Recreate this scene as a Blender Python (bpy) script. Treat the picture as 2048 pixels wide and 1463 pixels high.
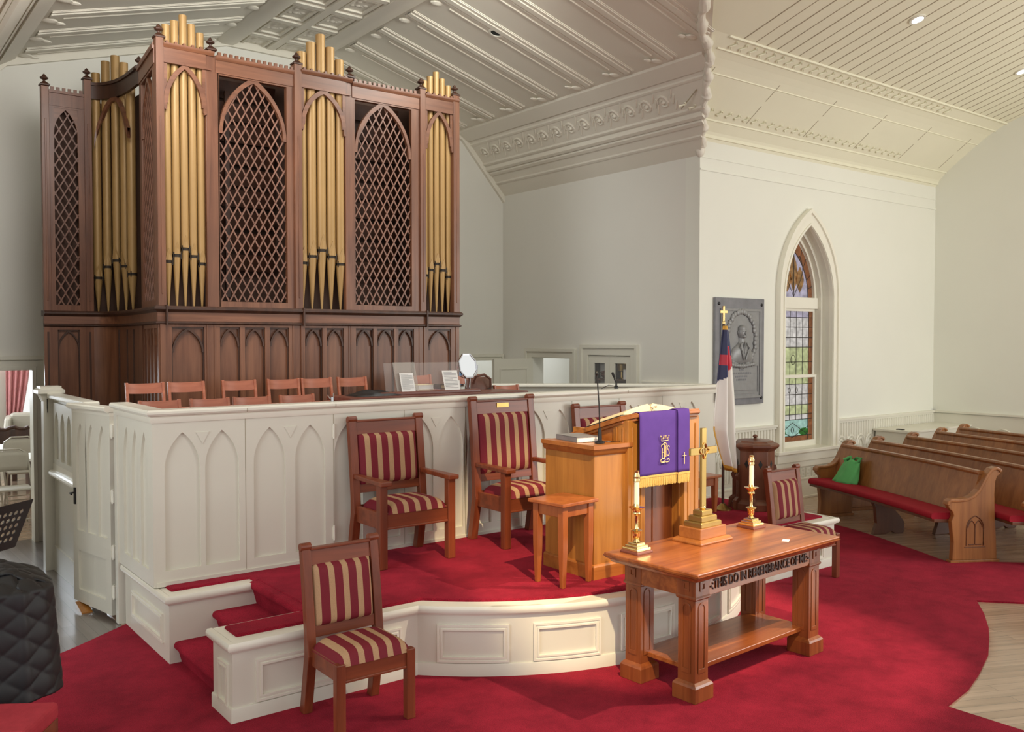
import bpy, bmesh, math, random
from math import sin, cos, pi, radians, sqrt, atan2
from mathutils import Vector, Matrix

for o in list(bpy.data.objects):
    bpy.data.objects.remove(o, do_unlink=True)
SC = bpy.context.scene
COL = SC.collection
random.seed(7)

# ------------------------------------------------------------------ camera
cam_d = bpy.data.cameras.new('camera')
cam_d.sensor_fit = 'HORIZONTAL'
cam_d.sensor_width = 36.0
cam_d.lens = 1803.35 / 2048 * 36.0
cam_d.clip_end = 200
cam_o = bpy.data.objects.new('camera', cam_d)
cam_o.location = (0, 0, 2.1)
cam_o.rotation_euler = (radians(90 - 1.665), 0, radians(-37.453))
COL.objects.link(cam_o)
SC.camera = cam_o

# ------------------------------------------------------------------ world, daylight, exposure
W = bpy.data.worlds.new('daylight')
SC.world = W
W.use_nodes = True
bg = W.node_tree.nodes['Background']
bg.inputs['Color'].default_value = (0.99, 1.0, 0.975, 1)
bg.inputs['Strength'].default_value = 0.88

def area(name, loc, target, size, size_y, power, col):
    d = bpy.data.lights.new(name, 'AREA')
    d.shape = 'RECTANGLE'; d.size = size; d.size_y = size_y
    d.energy = power; d.color = col
    o = bpy.data.objects.new(name, d); COL.objects.link(o)
    o.location = loc
    o.rotation_euler = (Vector(target) - Vector(loc)).to_track_quat('-Z', 'Y').to_euler()
    return o

def spot(name, loc, target, power, angle, blend, col, r=0.05):
    d = bpy.data.lights.new(name, 'SPOT')
    d.energy = power; d.color = col; d.spot_size = radians(angle); d.spot_blend = blend
    d.shadow_soft_size = r
    o = bpy.data.objects.new(name, d); COL.objects.link(o)
    o.location = loc
    o.rotation_euler = (Vector(target) - Vector(loc)).to_track_quat('-Z', 'Y').to_euler()
    return o

# daylight falling through the tall nave windows behind and beside the camera
area('daylight_nave_window', (12.6, -2.5, 2.6), (11.6, 7.1, 2.4), 4.0, 3.0, 330, (1.0, 0.995, 0.95))
area('daylight_side_window', (-4.8, 3.0, 3.0), (7.0, 8.0, 2.6), 3.0, 4.0, 150, (0.90, 0.95, 1.0))
area('daylight_hall_window', (0.6, 15.8, 2.0), (1.6, 11.0, 0.2), 3.4, 1.5, 170, (0.84, 0.92, 1.0))
# wide fill spots added to brighten the chancel, out of view above the frame
spot('chancel_fill_spot', (1.9, 6.5, 5.05), (2.4, 10.2, 2.4), 360, 150, 0.8, (1.0, 0.98, 0.94), 0.8)
spot('chancel_fill_spot', (5.2, 6.5, 5.6), (5.0, 10.2, 2.8), 370, 150, 0.8, (0.98, 1.0, 0.93), 0.8)
area('daylight_passage', (8.95, 11.9, 2.45), (8.0, 10.5, 0.6), 0.6, 0.4, 7, (0.80, 0.88, 1.0))
# warm accent spots of the sanctuary ceiling
spot('sanctuary_spot', (2.3, 0.7, 5.4), (4.45, 4.45, 0.9), 1750, 25, 0.4, (1.0, 0.78, 0.48))
spot('sanctuary_spot', (7.6, 1.2, 5.6), (4.9, 3.9, 0.6), 1300, 30, 0.4, (1.0, 0.86, 0.66))

SC.view_settings.view_transform = 'Standard'
SC.view_settings.look = 'None'
SC.view_settings.exposure = 0.15
SC.view_settings.gamma = 1.0
SC.view_settings.use_curve_mapping = False
SC.cycles.max_bounces = 8
SC.cycles.diffuse_bounces = 5
SC.cycles.glossy_bounces = 4
SC.cycles.transmission_bounces = 6
SC.cycles.transparent_max_bounces = 8
SC.cycles.sample_clamp_indirect = 6
SC.cycles.caustics_reflective = False
SC.cycles.caustics_refractive = False
SC.cycles.use_denoising = True

# ------------------------------------------------------------------ materials
def srgb(r, g, b):
    f = lambda c: (c / 255 / 12.92) if c / 255 <= 0.04045 else ((c / 255 + 0.055) / 1.055) ** 2.4
    return (f(r), f(g), f(b), 1)

def newmat(name):
    m = bpy.data.materials.new(name); m.use_nodes = True
    nt = m.node_tree; b = nt.nodes['Principled BSDF']
    return m, nt, b

def ramp(nt, src, c1, c2, p1=0.3, p2=0.7):
    r = nt.nodes.new('ShaderNodeValToRGB')
    r.color_ramp.elements[0].position = p1; r.color_ramp.elements[0].color = c1
    r.color_ramp.elements[1].position = p2; r.color_ramp.elements[1].color = c2
    nt.links.new(src, r.inputs['Fac'])
    return r

def noise(nt, scale, mapscale=(1, 1, 1), detail=4, rough=0.55, dist=0.0):
    tc = nt.nodes.new('ShaderNodeTexCoord'); mp = nt.nodes.new('ShaderNodeMapping')
    mp.inputs['Scale'].default_value = mapscale
    nt.links.new(tc.outputs['Object'], mp.inputs['Vector'])
    n = nt.nodes.new('ShaderNodeTexNoise')
    n.inputs['Scale'].default_value = scale; n.inputs['Detail'].default_value = detail
    n.inputs['Roughness'].default_value = rough; n.inputs['Distortion'].default_value = dist
    nt.links.new(mp.outputs['Vector'], n.inputs['Vector'])
    return n

def bump(nt, b, src, strength, dist=0.002):
    bp = nt.nodes.new('ShaderNodeBump')
    bp.inputs['Strength'].default_value = strength; bp.inputs['Distance'].default_value = dist
    nt.links.new(src, bp.inputs['Height']); nt.links.new(bp.outputs['Normal'], b.inputs['Normal'])

def plain(name, c, rough=0.5, metal=0.0, var=0.06, nscale=6.0, bmp=0.0, bscale=60, spec=0.5, coat=0.0):
    m, nt, b = newmat(name)
    c1 = tuple(x * (1 - var) for x in c[:3]) + (1,); c2 = tuple(min(1, x * (1 + var)) for x in c[:3]) + (1,)
    n = noise(nt, nscale)
    r = ramp(nt, n.outputs['Fac'], c1, c2)
    nt.links.new(r.outputs['Color'], b.inputs['Base Color'])
    b.inputs['Roughness'].default_value = rough; b.inputs['Metallic'].default_value = metal
    b.inputs['Specular IOR Level'].default_value = spec
    b.inputs['Coat Weight'].default_value = coat; b.inputs['Coat Roughness'].default_value = 0.15
    if bmp:
        n2 = noise(nt, bscale, detail=2)
        bump(nt, b, n2.outputs['Fac'], bmp)
    return m

def wood(name, c1, c2, axis='z', rough=0.38, coat=0.15, scale=14.0, stretch=0.06, p1=0.32, p2=0.68, spec=0.5):
    m, nt, b = newmat(name)
    s = {'x': (stretch, 1, 1), 'y': (1, stretch, 1), 'z': (1, 1, stretch)}[axis]
    n = noise(nt, scale, s, detail=6, rough=0.62, dist=0.6)
    r = ramp(nt, n.outputs['Fac'], c1, c2, p1, p2)
    n2 = noise(nt, 1.7, detail=2)
    mx = nt.nodes.new('ShaderNodeMix'); mx.data_type = 'RGBA'; mx.blend_type = 'MULTIPLY'
    mx.inputs[0].default_value = 1.0
    r2 = ramp(nt, n2.outputs['Fac'], (0.86, 0.86, 0.86, 1), (1.08, 1.06, 1.04, 1), 0.35, 0.65)
    nt.links.new(r.outputs['Color'], mx.inputs[6]); nt.links.new(r2.outputs['Color'], mx.inputs[7])
    nt.links.new(mx.outputs[2], b.inputs['Base Color'])
    b.inputs['Roughness'].default_value = rough
    b.inputs['Specular IOR Level'].default_value = spec
    b.inputs['Coat Weight'].default_value = coat; b.inputs['Coat Roughness'].default_value = 0.22
    n3 = noise(nt, scale * 4, s, detail=3)
    bump(nt, b, n3.outputs['Fac'], 0.08, 0.001)
    return m

M = {}
M['wall'] = plain('wall_paint', srgb(229, 229, 218), 0.62, var=0.012, nscale=1.2, bmp=0.06, bscale=35)
M['wall_chancel'] = plain('chancel_wall_paint', srgb(225, 223, 214), 0.62, var=0.012, nscale=1.2, bmp=0.06, bscale=35)
M['tin'] = plain('painted_pressed_tin', srgb(226, 221, 207), 0.5, var=0.015, nscale=2.0, bmp=0.05, bscale=50)
M['tin_nave'] = plain('cream_painted_boards', srgb(231, 228, 205), 0.5, var=0.015, nscale=2.0, bmp=0.05, bscale=50)
M['groove'] = plain('open_board_joint', srgb(160, 150, 126), 0.8, var=0.1)
M['white'] = plain('white_enamel_paint', srgb(222, 219, 205), 0.38, var=0.015, nscale=3.0, bmp=0.03, bscale=40)
M['whitecap'] = plain('white_gloss_paint', srgb(235, 232, 218), 0.28, var=0.015, nscale=3.0, bmp=0.03, bscale=40)
M['oak'] = wood('organ_oak', srgb(96, 58, 39), srgb(130, 86, 61), 'z', 0.42, 0.08)
M['oakx'] = wood('organ_oak_rail', srgb(96, 58, 39), srgb(132, 87, 62), 'x', 0.42, 0.08)
M['oakdark'] = wood('organ_oak_dark', srgb(54, 31, 20), srgb(76, 46, 30), 'z', 0.5, 0.05)
M['oaklat'] = wood('lattice_oak', srgb(104, 70, 55), srgb(134, 94, 76), 'z', 0.45, 0.05)
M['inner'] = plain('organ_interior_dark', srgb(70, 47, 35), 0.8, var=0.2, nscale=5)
M['gold'] = plain('gilded_pipe', srgb(164, 130, 80), 0.45, 0.15, var=0.05, nscale=3, bmp=0.02, bscale=20)
M['golddark'] = plain('pipe_mouth_dark', srgb(40, 28, 14), 0.7, var=0.05)
M['cherry'] = wood('chair_mahogany', srgb(106, 49, 28), srgb(142, 72, 43), 'z', 0.38, 0.1)
M['cherryx'] = wood('chair_mahogany_rail', srgb(106, 49, 28), srgb(142, 72, 43), 'x', 0.38, 0.1)
M['choirwood'] = wood('choir_chair_wood', srgb(160, 86, 58), srgb(188, 112, 80), 'x', 0.34, 0.25)
M['console'] = wood('console_wood', srgb(96, 50, 40), srgb(128, 70, 54), 'x', 0.34, 0.2)
M['pulpit'] = wood('pulpit_oak', srgb(154, 98, 40), srgb(184, 126, 58), 'z', 0.36, 0.2)
M['pulpitx'] = wood('pulpit_oak_rail', srgb(148, 86, 36), srgb(178, 112, 52), 'x', 0.34, 0.25)
M['pulpitdark'] = wood('pulpit_panel', srgb(98, 50, 24), srgb(122, 66, 32), 'z', 0.36, 0.2)
M['stool'] = wood('stool_cherry', srgb(144, 74, 34), srgb(174, 100, 50), 'z', 0.34, 0.25)
M['table'] = wood('table_oak', srgb(130, 66, 28), srgb(170, 98, 48), 'x', 0.30, 0.35, p1=.38, p2=.62)
M['tablez'] = wood('table_oak_leg', srgb(118, 60, 28), srgb(154, 86, 44), 'z', 0.34, 0.25)
M['tabledark'] = plain('carved_shadow_brown', srgb(66, 34, 20), 0.5, var=0.1)  # dark brown puts the carving's shade into the lettering's colour
M['pew'] = wood('pew_oak', srgb(130, 80, 40), srgb(162, 106, 58), 'z', 0.34, 0.2)
M['pewend'] = wood('pew_end_oak', srgb(130, 80, 40), srgb(164, 108, 58), 'z', 0.36, 0.2)
M['pewdark'] = wood('pew_leg_oak', srgb(84, 46, 24), srgb(108, 62, 34), 'z', 0.4, 0.15)
M['font'] = wood('font_walnut', srgb(96, 56, 38), srgb(124, 74, 50), 'z', 0.36, 0.2)
M['brass'] = plain('polished_brass', srgb(240, 210, 146), 0.16, 1.0, var=0.04, nscale=8)
M['brassdull'] = plain('satin_brass', srgb(184, 154, 94), 0.32, 1.0, var=0.06, nscale=8)
M['candle'] = plain('ivory_candle', srgb(238, 232, 206), 0.4, var=0.02)
M['purple'] = plain('purple_cloth', srgb(84, 58, 138), 0.75, var=0.06, nscale=12, bmp=0.15, bscale=300, spec=0.2)
M['fringe'] = plain('gold_fringe', srgb(206, 172, 96), 0.6, 0.0, var=0.25, nscale=160)
M['thread'] = plain('gold_thread', srgb(224, 196, 140), 0.5, 0.1, var=0.1, nscale=90)
M['paper'] = plain('white_paper', srgb(236, 234, 230), 0.7, var=0.01)
M['ink'] = plain('printed_ink', srgb(120, 118, 120), 0.7, var=0.1)
M['pages'] = plain('aged_pages', srgb(226, 208, 168), 0.7, var=0.06, nscale=30)
M['black'] = plain('black_plastic', srgb(24, 24, 26), 0.45, var=0.1)
M['blackmetal'] = plain('black_metal', srgb(20, 20, 22), 0.45, 0.0, var=0.1)
M['chrome'] = plain('chrome', srgb(200, 200, 204), 0.12, 1.0, var=0.03)
M['mirror'] = plain('mirror_glass', srgb(236, 236, 236), 0.03, 1.0, var=0.0)
M['stone'] = plain('grey_marble', srgb(122, 122, 127), 0.34, var=0.16, nscale=7, bmp=0.03)
M['bronze'] = plain('grey_bronze_relief', srgb(138, 138, 138), 0.42, 0.15, var=0.08, nscale=14)
M['green'] = plain('green_cloth_bag', srgb(92, 180, 104), 0.7, var=0.08, nscale=9, bmp=0.2, bscale=30)
M['leather'] = plain('brown_leather', srgb(96, 60, 48), 0.4, var=0.25, nscale=12, bmp=0.2, bscale=40)
M['redcush'] = plain('red_upholstery', srgb(150, 28, 42), 0.8, var=0.10, nscale=20, bmp=0.25, bscale=250, spec=0.2)
M['benchred'] = plain('bench_red_plush', srgb(172, 56, 66), 0.85, var=0.10, nscale=20, bmp=0.25, bscale=250, spec=0.2)
M['flagwhite'] = plain('flag_white_satin', srgb(236, 233, 226), 0.5, var=0.02, nscale=6)
M['flagblue'] = plain('flag_blue_satin', srgb(38, 42, 84), 0.5, var=0.06)
M['flagred'] = plain('flag_red_satin', srgb(196, 40, 62), 0.5, var=0.06)
M['flaggold'] = plain('flag_gold_fringe', srgb(222, 172, 70), 0.6, var=0.15, nscale=120)
M['steel'] = plain('grey_beige_steel', srgb(176, 168, 154), 0.4, 0.1, var=0.03)
M['curtain'] = plain('rose_curtain', srgb(204, 136, 138), 0.8, var=0.08, nscale=9)
M['greybox'] = plain('grey_box', srgb(120, 112, 102), 0.5, var=0.05)
M['board'] = plain('outlet_ivory', srgb(226, 224, 216), 0.4, var=0.01)
M['darkhole'] = plain('dark_hole', srgb(28, 30, 28), 0.7, var=0.1)
M['blue'] = plain('blue_print', srgb(90, 128, 170), 0.6, var=0.4, nscale=30)

def carpet_mat():
    m, nt, b = newmat('red_carpet_pile')
    n = noise(nt, 2.6, detail=5, rough=0.7)
    r = ramp(nt, n.outputs['Fac'], srgb(122, 19, 36), srgb(158, 32, 52), 0.36, 0.64)
    n2 = noise(nt, 220, detail=2)
    mx = nt.nodes.new('ShaderNodeMix'); mx.data_type = 'RGBA'; mx.blend_type = 'MULTIPLY'; mx.inputs[0].default_value = 1
    r2 = ramp(nt, n2.outputs['Fac'], (0.62, 0.62, 0.62, 1), (1.25, 1.25, 1.25, 1), 0.35, 0.65)
    nt.links.new(r.outputs['Color'], mx.inputs[6]); nt.links.new(r2.outputs['Color'], mx.inputs[7])
    nt.links.new(mx.outputs[2], b.inputs['Base Color'])
    b.inputs['Roughness'].default_value = 0.95; b.inputs['Specular IOR Level'].default_value = 0.1
    b.inputs['Sheen Weight'].default_value = 0.25; b.inputs['Sheen Tint'].default_value = srgb(220, 90, 110)
    bump(nt, b, n2.outputs['Fac'], 0.6, 0.006)
    return m
M['carpet'] = carpet_mat()

def floor_mat(name, c1, c2, plank=0.09, rough=0.3, ang=0.0):
    m, nt, b = newmat(name)
    tc = nt.nodes.new('ShaderNodeTexCoord'); mp = nt.nodes.new('ShaderNodeMapping')
    mp.inputs['Rotation'].default_value = (0, 0, ang)
    nt.links.new(tc.outputs['Object'], mp.inputs['Vector'])
    br = nt.nodes.new('ShaderNodeTexBrick')
    br.inputs['Color1'].default_value = c1; br.inputs['Color2'].default_value = c2
    br.inputs['Mortar'].default_value = tuple(x * 0.45 for x in c1[:3]) + (1,)
    br.inputs['Scale'].default_value = 1.0; br.inputs['Mortar Size'].default_value = 0.0016
    br.inputs['Brick Width'].default_value = 1.6; br.inputs['Row Height'].default_value = plank
    nt.links.new(mp.outputs['Vector'], br.inputs['Vector'])
    n = nt.nodes.new('ShaderNodeTexNoise'); n.inputs['Scale'].default_value = 9; n.inputs['Detail'].default_value = 6
    mp2 = nt.nodes.new('ShaderNodeMapping'); mp2.inputs['Scale'].default_value = (0.12, 2.2, 1)
    nt.links.new(mp.outputs['Vector'], mp2.inputs['Vector']); nt.links.new(mp2.outputs['Vector'], n.inputs['Vector'])
    r2 = ramp(nt, n.outputs['Fac'], (0.75, 0.74, 0.72, 1), (1.12, 1.12, 1.12, 1), 0.3, 0.7)
    mx = nt.nodes.new('ShaderNodeMix'); mx.data_type = 'RGBA'; mx.blend_type = 'MULTIPLY'; mx.inputs[0].default_value = 1
    nt.links.new(br.outputs['Color'], mx.inputs[6]); nt.links.new(r2.outputs['Color'], mx.inputs[7])
    nt.links.new(mx.outputs[2], b.inputs['Base Color'])
    b.inputs['Roughness'].default_value = rough
    b.inputs['Coat Weight'].default_value = 0.7; b.inputs['Coat Roughness'].default_value = 0.14
    return m
M['floor'] = floor_mat('nave_floor_boards', srgb(178, 150, 126), srgb(198, 170, 146), 0.085, 0.2, radians(25))  # pale greyed tone: window sheen on orange-brown boards put into the base colour
M['aislefloor'] = floor_mat('grey_aisle_boards', srgb(106, 97, 92), srgb(126, 117, 110), 0.085, 0.32, radians(90))  # grey-brown boards, greyer than the nave floor

def stripe_mat(per=0.096, wid=0.041, nm='striped_upholstery'):
    m, nt, b = newmat(nm)
    tc = nt.nodes.new('ShaderNodeTexCoord'); sx = nt.nodes.new('ShaderNodeSeparateXYZ')
    nt.links.new(tc.outputs['Object'], sx.inputs['Vector'])
    def math(op, a, bv):
        k = nt.nodes.new('ShaderNodeMath'); k.operation = op
        nt.links.new(a, k.inputs[0]); k.inputs[1].default_value = bv
        return k.outputs[0]
    t = math('ADD', sx.outputs['X'], per * 100 + wid / 2)
    t = math('MODULO', t, per)
    t = math('LESS_THAN', t, wid)
    r = ramp(nt, t, srgb(120, 34, 46), srgb(182, 146, 110), 0.4, 0.6)
    n = noise(nt, 260, detail=2)
    r2 = ramp(nt, n.outputs['Fac'], (0.88, 0.88, 0.88, 1), (1.08, 1.08, 1.08, 1))
    mx = nt.nodes.new('ShaderNodeMix'); mx.data_type = 'RGBA'; mx.blend_type = 'MULTIPLY'; mx.inputs[0].default_value = 1
    nt.links.new(r.outputs['Color'], mx.inputs[6]); nt.links.new(r2.outputs['Color'], mx.inputs[7])
    nt.links.new(mx.outputs[2], b.inputs['Base Color'])
    b.inputs['Roughness'].default_value = 0.7; b.inputs['Specular IOR Level'].default_value = 0.25
    bump(nt, b, n.outputs['Fac'], 0.15, 0.001)
    return m
M['stripe'] = stripe_mat()
M['stripe_side'] = stripe_mat(0.086, 0.036, 'striped_upholstery_side_chair')

def glass_mat(name, c, transp=0.25, rough=0.3):
    m = bpy.data.materials.new(name); m.use_nodes = True
    nt = m.node_tree; nt.nodes.remove(nt.nodes['Principled BSDF'])
    out = nt.nodes['Material Output']
    tl = nt.nodes.new('ShaderNodeBsdfTranslucent'); tr = nt.nodes.new('ShaderNodeBsdfTransparent')
    gl = nt.nodes.new('ShaderNodeBsdfGlossy'); gl.inputs['Roughness'].default_value = rough
    c = tuple(max(0.0, x) ** 0.5 for x in c[:3])      # light crosses both faces of the sheet
    n = noise(nt, 18, detail=4)
    c1 = tuple(x * 0.75 for x in c[:3]) + (1,); c2 = tuple(min(1, x * 1.15) for x in c[:3]) + (1,)
    r = ramp(nt, n.outputs['Fac'], c1, c2)
    nt.links.new(r.outputs['Color'], tl.inputs['Color']); nt.links.new(r.outputs['Color'], tr.inputs['Color'])
    m1 = nt.nodes.new('ShaderNodeMixShader'); m1.inputs[0].default_value = transp
    nt.links.new(tl.outputs[0], m1.inputs[1]); nt.links.new(tr.outputs[0], m1.inputs[2])
    m2 = nt.nodes.new('ShaderNodeMixShader'); m2.inputs[0].default_value = 0.06
    nt.links.new(m1.outputs[0], m2.inputs[1]); nt.links.new(gl.outputs[0], m2.inputs[2])
    nt.links.new(m2.outputs[0], out.inputs['Surface'])
    return m
M['g_clear'] = glass_mat('pale_textured_glass', srgb(222, 216, 214), 0.5)
M['g_lime'] = glass_mat('lime_glass', srgb(202, 208, 158), 0.5)
M['g_amber'] = glass_mat('amber_glass', srgb(220, 170, 96), 0.5)
M['g_brown'] = glass_mat('red_brown_glass', srgb(146, 92, 60), 0.25)
M['g_lilac'] = glass_mat('lilac_glass', srgb(192, 184, 206), 0.45)
M['g_aqua'] = glass_mat('aqua_glass', srgb(172, 212, 202), 0.45)
M['g_green'] = glass_mat('green_glass', srgb(84, 156, 66), 0.3)
M['lead'] = plain('lead_came', srgb(70, 66, 62), 0.6, 0.4, var=0.05)

def acrylic():
    m, nt, b = newmat('clear_acrylic')
    b.inputs['Base Color'].default_value = (0.92, 0.9, 0.88, 1)
    b.inputs['Roughness'].default_value = 0.05
    b.inputs['Transmission Weight'].default_value = 0.0
    b.inputs['Alpha'].default_value = 0.07
    return m
M['acrylic'] = acrylic()
M['folder'] = acrylic(); M['folder'].name = 'grey_clear_folder'; M['folder'].node_tree.nodes['Principled BSDF'].inputs['Alpha'].default_value = 0.35; M['folder'].node_tree.nodes['Principled BSDF'].inputs['Base Color'].default_value = srgb(196, 190, 180)

def lampmat():
    m, nt, b = newmat('lit_downlight')
    b.inputs['Emission Color'].default_value = (1, 0.96, 0.88, 1); b.inputs['Emission Strength'].default_value = 12
    return m
M['lamp'] = lampmat()

def quilt_mat():
    m, nt, b = newmat('black_quilted_cover')
    b.inputs['Base Color'].default_value = srgb(30, 30, 32); b.inputs['Roughness'].default_value = 0.55
    return m
M['quilt'] = quilt_mat()

# ------------------------------------------------------------------ mesh helpers
class MB:
    """collects geometry; build() links it as one mesh object"""
    def __init__(self):
        self.v = []; self.f = []; self.mi = []; self.T = Matrix(); self.m = 0
    def at(self, x=0, y=0, z=0, rz=0, rx=0, ry=0):
        self.T = Matrix.Translation((x, y, z)) @ Matrix.Rotation(rz, 4, 'Z') @ Matrix.Rotation(ry, 4, 'Y') @ Matrix.Rotation(rx, 4, 'X')
        return self
    def add(self, vs, fs):
        b = len(self.v)
        self.v += [self.T @ Vector(p) for p in vs]
        for f in fs:
            self.f.append([b + i for i in f]); self.mi.append(self.m)
    def box(self, x0, x1, y0, y1, z0, z1):
        v = [(x, y, z) for z in (z0, z1) for y in (y0, y1) for x in (x0, x1)]
        self.add(v, [(0, 2, 3, 1), (4, 5, 7, 6), (0, 1, 5, 4), (2, 6, 7, 3), (0, 4, 6, 2), (1, 3, 7, 5)])
        return self
    def hexa(self, a, b):
        """bottom quad a, top quad b (4 points each)"""
        self.add(list(a) + list(b), [(3, 2, 1, 0), (4, 5, 6, 7), (0, 1, 5, 4), (1, 2, 6, 5), (2, 3, 7, 6), (3, 0, 4, 7)])
        return self
    def prism(self, pts, d0, d1, axis='y'):
        """2D polygon (convex or not) extruded along axis; pts are the other two coordinates"""
        n = len(pts)
        def P(p, d):
            return {'y': (p[0], d, p[1]), 'x': (d, p[0], p[1]), 'z': (p[0], p[1], d)}[axis]
        v = [P(p, d0) for p in pts] + [P(p, d1) for p in pts]
        f = [list(range(n - 1, -1, -1)), list(range(n, 2 * n))]
        f += [(i, (i + 1) % n, n + (i + 1) % n, n + i) for i in range(n)]
        self.add(v, f)
        return self
    def ring(self, outer, inner, d0, d1, axis='y', closed=True):
        """flat ring between two matched loops, extruded along axis"""
        n = len(outer)
        def P(p, d):
            return {'y': (p[0], d, p[1]), 'x': (d, p[0], p[1]), 'z': (p[0], p[1], d)}[axis]
        v = [P(p, d0) for p in outer] + [P(p, d0) for p in inner] + [P(p, d1) for p in outer] + [P(p, d1) for p in inner]
        f = []
        m = n if closed else n - 1
        for i in range(m):
            j = (i + 1) % n
            f += [(i, j, n + j, n + i), (2 * n + j, 2 * n + i, 3 * n + i, 3 * n + j),
                  (i, 2 * n + i, 2 * n + j, j), (n + j, 3 * n + j, 3 * n + i, n + i)]
        if not closed:
            f += [(0, n, 3 * n, 2 * n), (n - 1, 3 * n - 1, 4 * n - 1, 2 * n - 1)]
        self.add(v, f)
        return self
    def loft(self, secs, closed=True, cap=True):
        """list of equal-length sections (lists of 3D points)"""
        n = len(secs[0]); v = [p for s in secs for p in s]; f = []
        for k in range(len(secs) - 1):
            for i in range(n if closed else n - 1):
                j = (i + 1) % n
                f.append((k * n + i, k * n + j, (k + 1) * n + j, (k + 1) * n + i))
        if cap and closed:
            f.append(list(range(n - 1, -1, -1))); f.append([(len(secs) - 1) * n + i for i in range(n)])
        self.add(v, f)
        return self
    def lathe(self, prof, n=20, cx=0, cy=0, squash=1.0, a0=0.0):
        """profile [(r,z)] about a vertical axis"""
        secs = [[(cx + r * cos(a0 + 2 * pi * i / n), cy + squash * r * sin(a0 + 2 * pi * i / n), z) for i in range(n)] for r, z in prof]
        return self.loft(secs)
    def tube(self, path, r, n=8, cap=True):
        path = [Vector(p) for p in path]; secs = []
        rs = r if isinstance(r, (list, tuple)) else [r] * len(path)
        up = Vector((0, 0, 1))
        for i, p in enumerate(path):
            t = (path[min(i + 1, len(path) - 1)] - path[max(i - 1, 0)]).normalized()
            a = t.cross(up)
            if a.length < 1e-3: a = t.cross(Vector((0, 1, 0)))
            a.normalize(); b = t.cross(a).normalized()
            secs.append([tuple(p + rs[i] * (a * cos(2 * pi * k / n) + b * sin(2 * pi * k / n))) for k in range(n)])
        return self.loft(secs, cap=cap)
    def ball(self, c, r, n=14, m=9, sx=1, sy=1, sz=1):
        secs = []
        for k in range(m + 1):
            t = -pi / 2 + pi * k / m
            rr = max(1e-4, r * cos(t))
            secs.append([(c[0] + sx * rr * cos(2 * pi * i / n), c[1] + sy * rr * sin(2 * pi * i / n), c[2] + sz * r * sin(t)) for i in range(n)])
        return self.loft(secs)
    def grid(self, fn, nu, nv, thick=None):
        v = [fn(i / nu, j / nv) for j in range(nv + 1) for i in range(nu + 1)]
        f = [(j * (nu + 1) + i, j * (nu + 1) + i + 1, (j + 1) * (nu + 1) + i + 1, (j + 1) * (nu + 1) + i) for j in range(nv) for i in range(nu)]
        self.add(v, f)
        return self
    def build(self, name, mats, parent=None, smooth=False, bevel=0, solid=0, angle=35, seg=2, fix=True):
        me = bpy.data.meshes.new(name)
        me.from_pydata([tuple(p) for p in self.v], [], self.f)
        mats = mats if isinstance(mats, (list, tuple)) else [mats]
        for m in mats: me.materials.append(M[m] if isinstance(m, str) else m)
        for p, i in zip(me.polygons, self.mi): p.material_index = i
        if fix:
            bm = bmesh.new(); bm.from_mesh(me)
            bmesh.ops.remove_doubles(bm, verts=bm.verts, dist=1e-6)
            bmesh.ops.recalc_face_normals(bm, faces=bm.faces)
            bm.to_mesh(me); bm.free()
        if smooth:
            me.polygons.foreach_set('use_smooth', [True] * len(me.polygons))
            me.set_sharp_from_angle(angle=radians(angle))
        o = bpy.data.objects.new(name, me); COL.objects.link(o)
        if parent is not None: o.parent = parent
        if solid:
            md = o.modifiers.new('thickness', 'SOLIDIFY'); md.thickness = solid; md.offset = 0
        if bevel:
            md = o.modifiers.new('bevel', 'BEVEL'); md.width = bevel; md.segments = seg; md.limit_method = 'ANGLE'; md.angle_limit = radians(40)
            md.harden_normals = False
        return o

def empty(name, loc, rz=0.0):
    o = bpy.data.objects.new(name, None); COL.objects.link(o)
    o.location = loc; o.rotation_euler = (0, 0, rz); o.empty_display_size = 0.1
    return o

def tag(o, label, cat, group=None, kind=None):
    o['label'] = label; o['category'] = cat
    if group: o['group'] = group
    if kind: o['kind'] = kind
    return o

def struct(o, label=None):
    o['kind'] = 'structure'
    if label: o['label'] = label
    return o

def thing(name, label, cat, loc=(0, 0, 0), rz=0.0, group=None):
    return tag(empty(name, loc, rz), label, cat, group)

def copy_tree(o, parent=None):
    c = o.copy(); COL.objects.link(c)
    if parent is not None: c.parent = parent
    for ch in list(o.children): copy_tree(ch, c)
    return c

# pointed arch outline, left foot up over the apex to the right foot
def arch(cx, hw, zs, rise, n=10):
    R = (hw * hw + rise * rise) / (2 * hw)
    a1 = math.asin(min(1, rise / R)) if rise <= R else pi / 2
    if R < hw: R = hw
    pts = []
    c = cx - hw + R
    am = math.acos(max(-1, min(1, (R - hw) / R)))
    for i in range(n + 1):
        a = am * i / n
        pts.append((c - R * cos(a), zs + rise * (sin(a) / sin(am))))
    rgt = [(2 * cx - x, z) for x, z in reversed(pts[:-1])]
    return pts + rgt

def arch_loop(cx, hw, z0, zs, rise, n=10):
    return [(cx - hw, z0)] + arch(cx, hw, zs, rise, n) + [(cx + hw, z0)]

def arch_plate(mb, x0, x1, z0, z1, cx, hw, zb, zs, rise, d0, d1, axis='y', n=10, closed=True):
    """rectangular plate pierced by a pointed opening"""
    A = arch(cx, hw, zs, rise, n)
    inner = [(cx - hw, zb), A[0]] + [A[0]] + A[1:-1] + [A[-1]] + [A[-1], (cx + hw, zb)]
    outer = [(x0, z0), (x0, zs)] + [(x0, z1)] + [(p[0], z1) for p in A[1:-1]] + [(x1, z1)] + [(x1, zs), (x1, z0)]
    mb.ring(outer, inner, d0, d1, axis, closed)
    return mb

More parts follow.
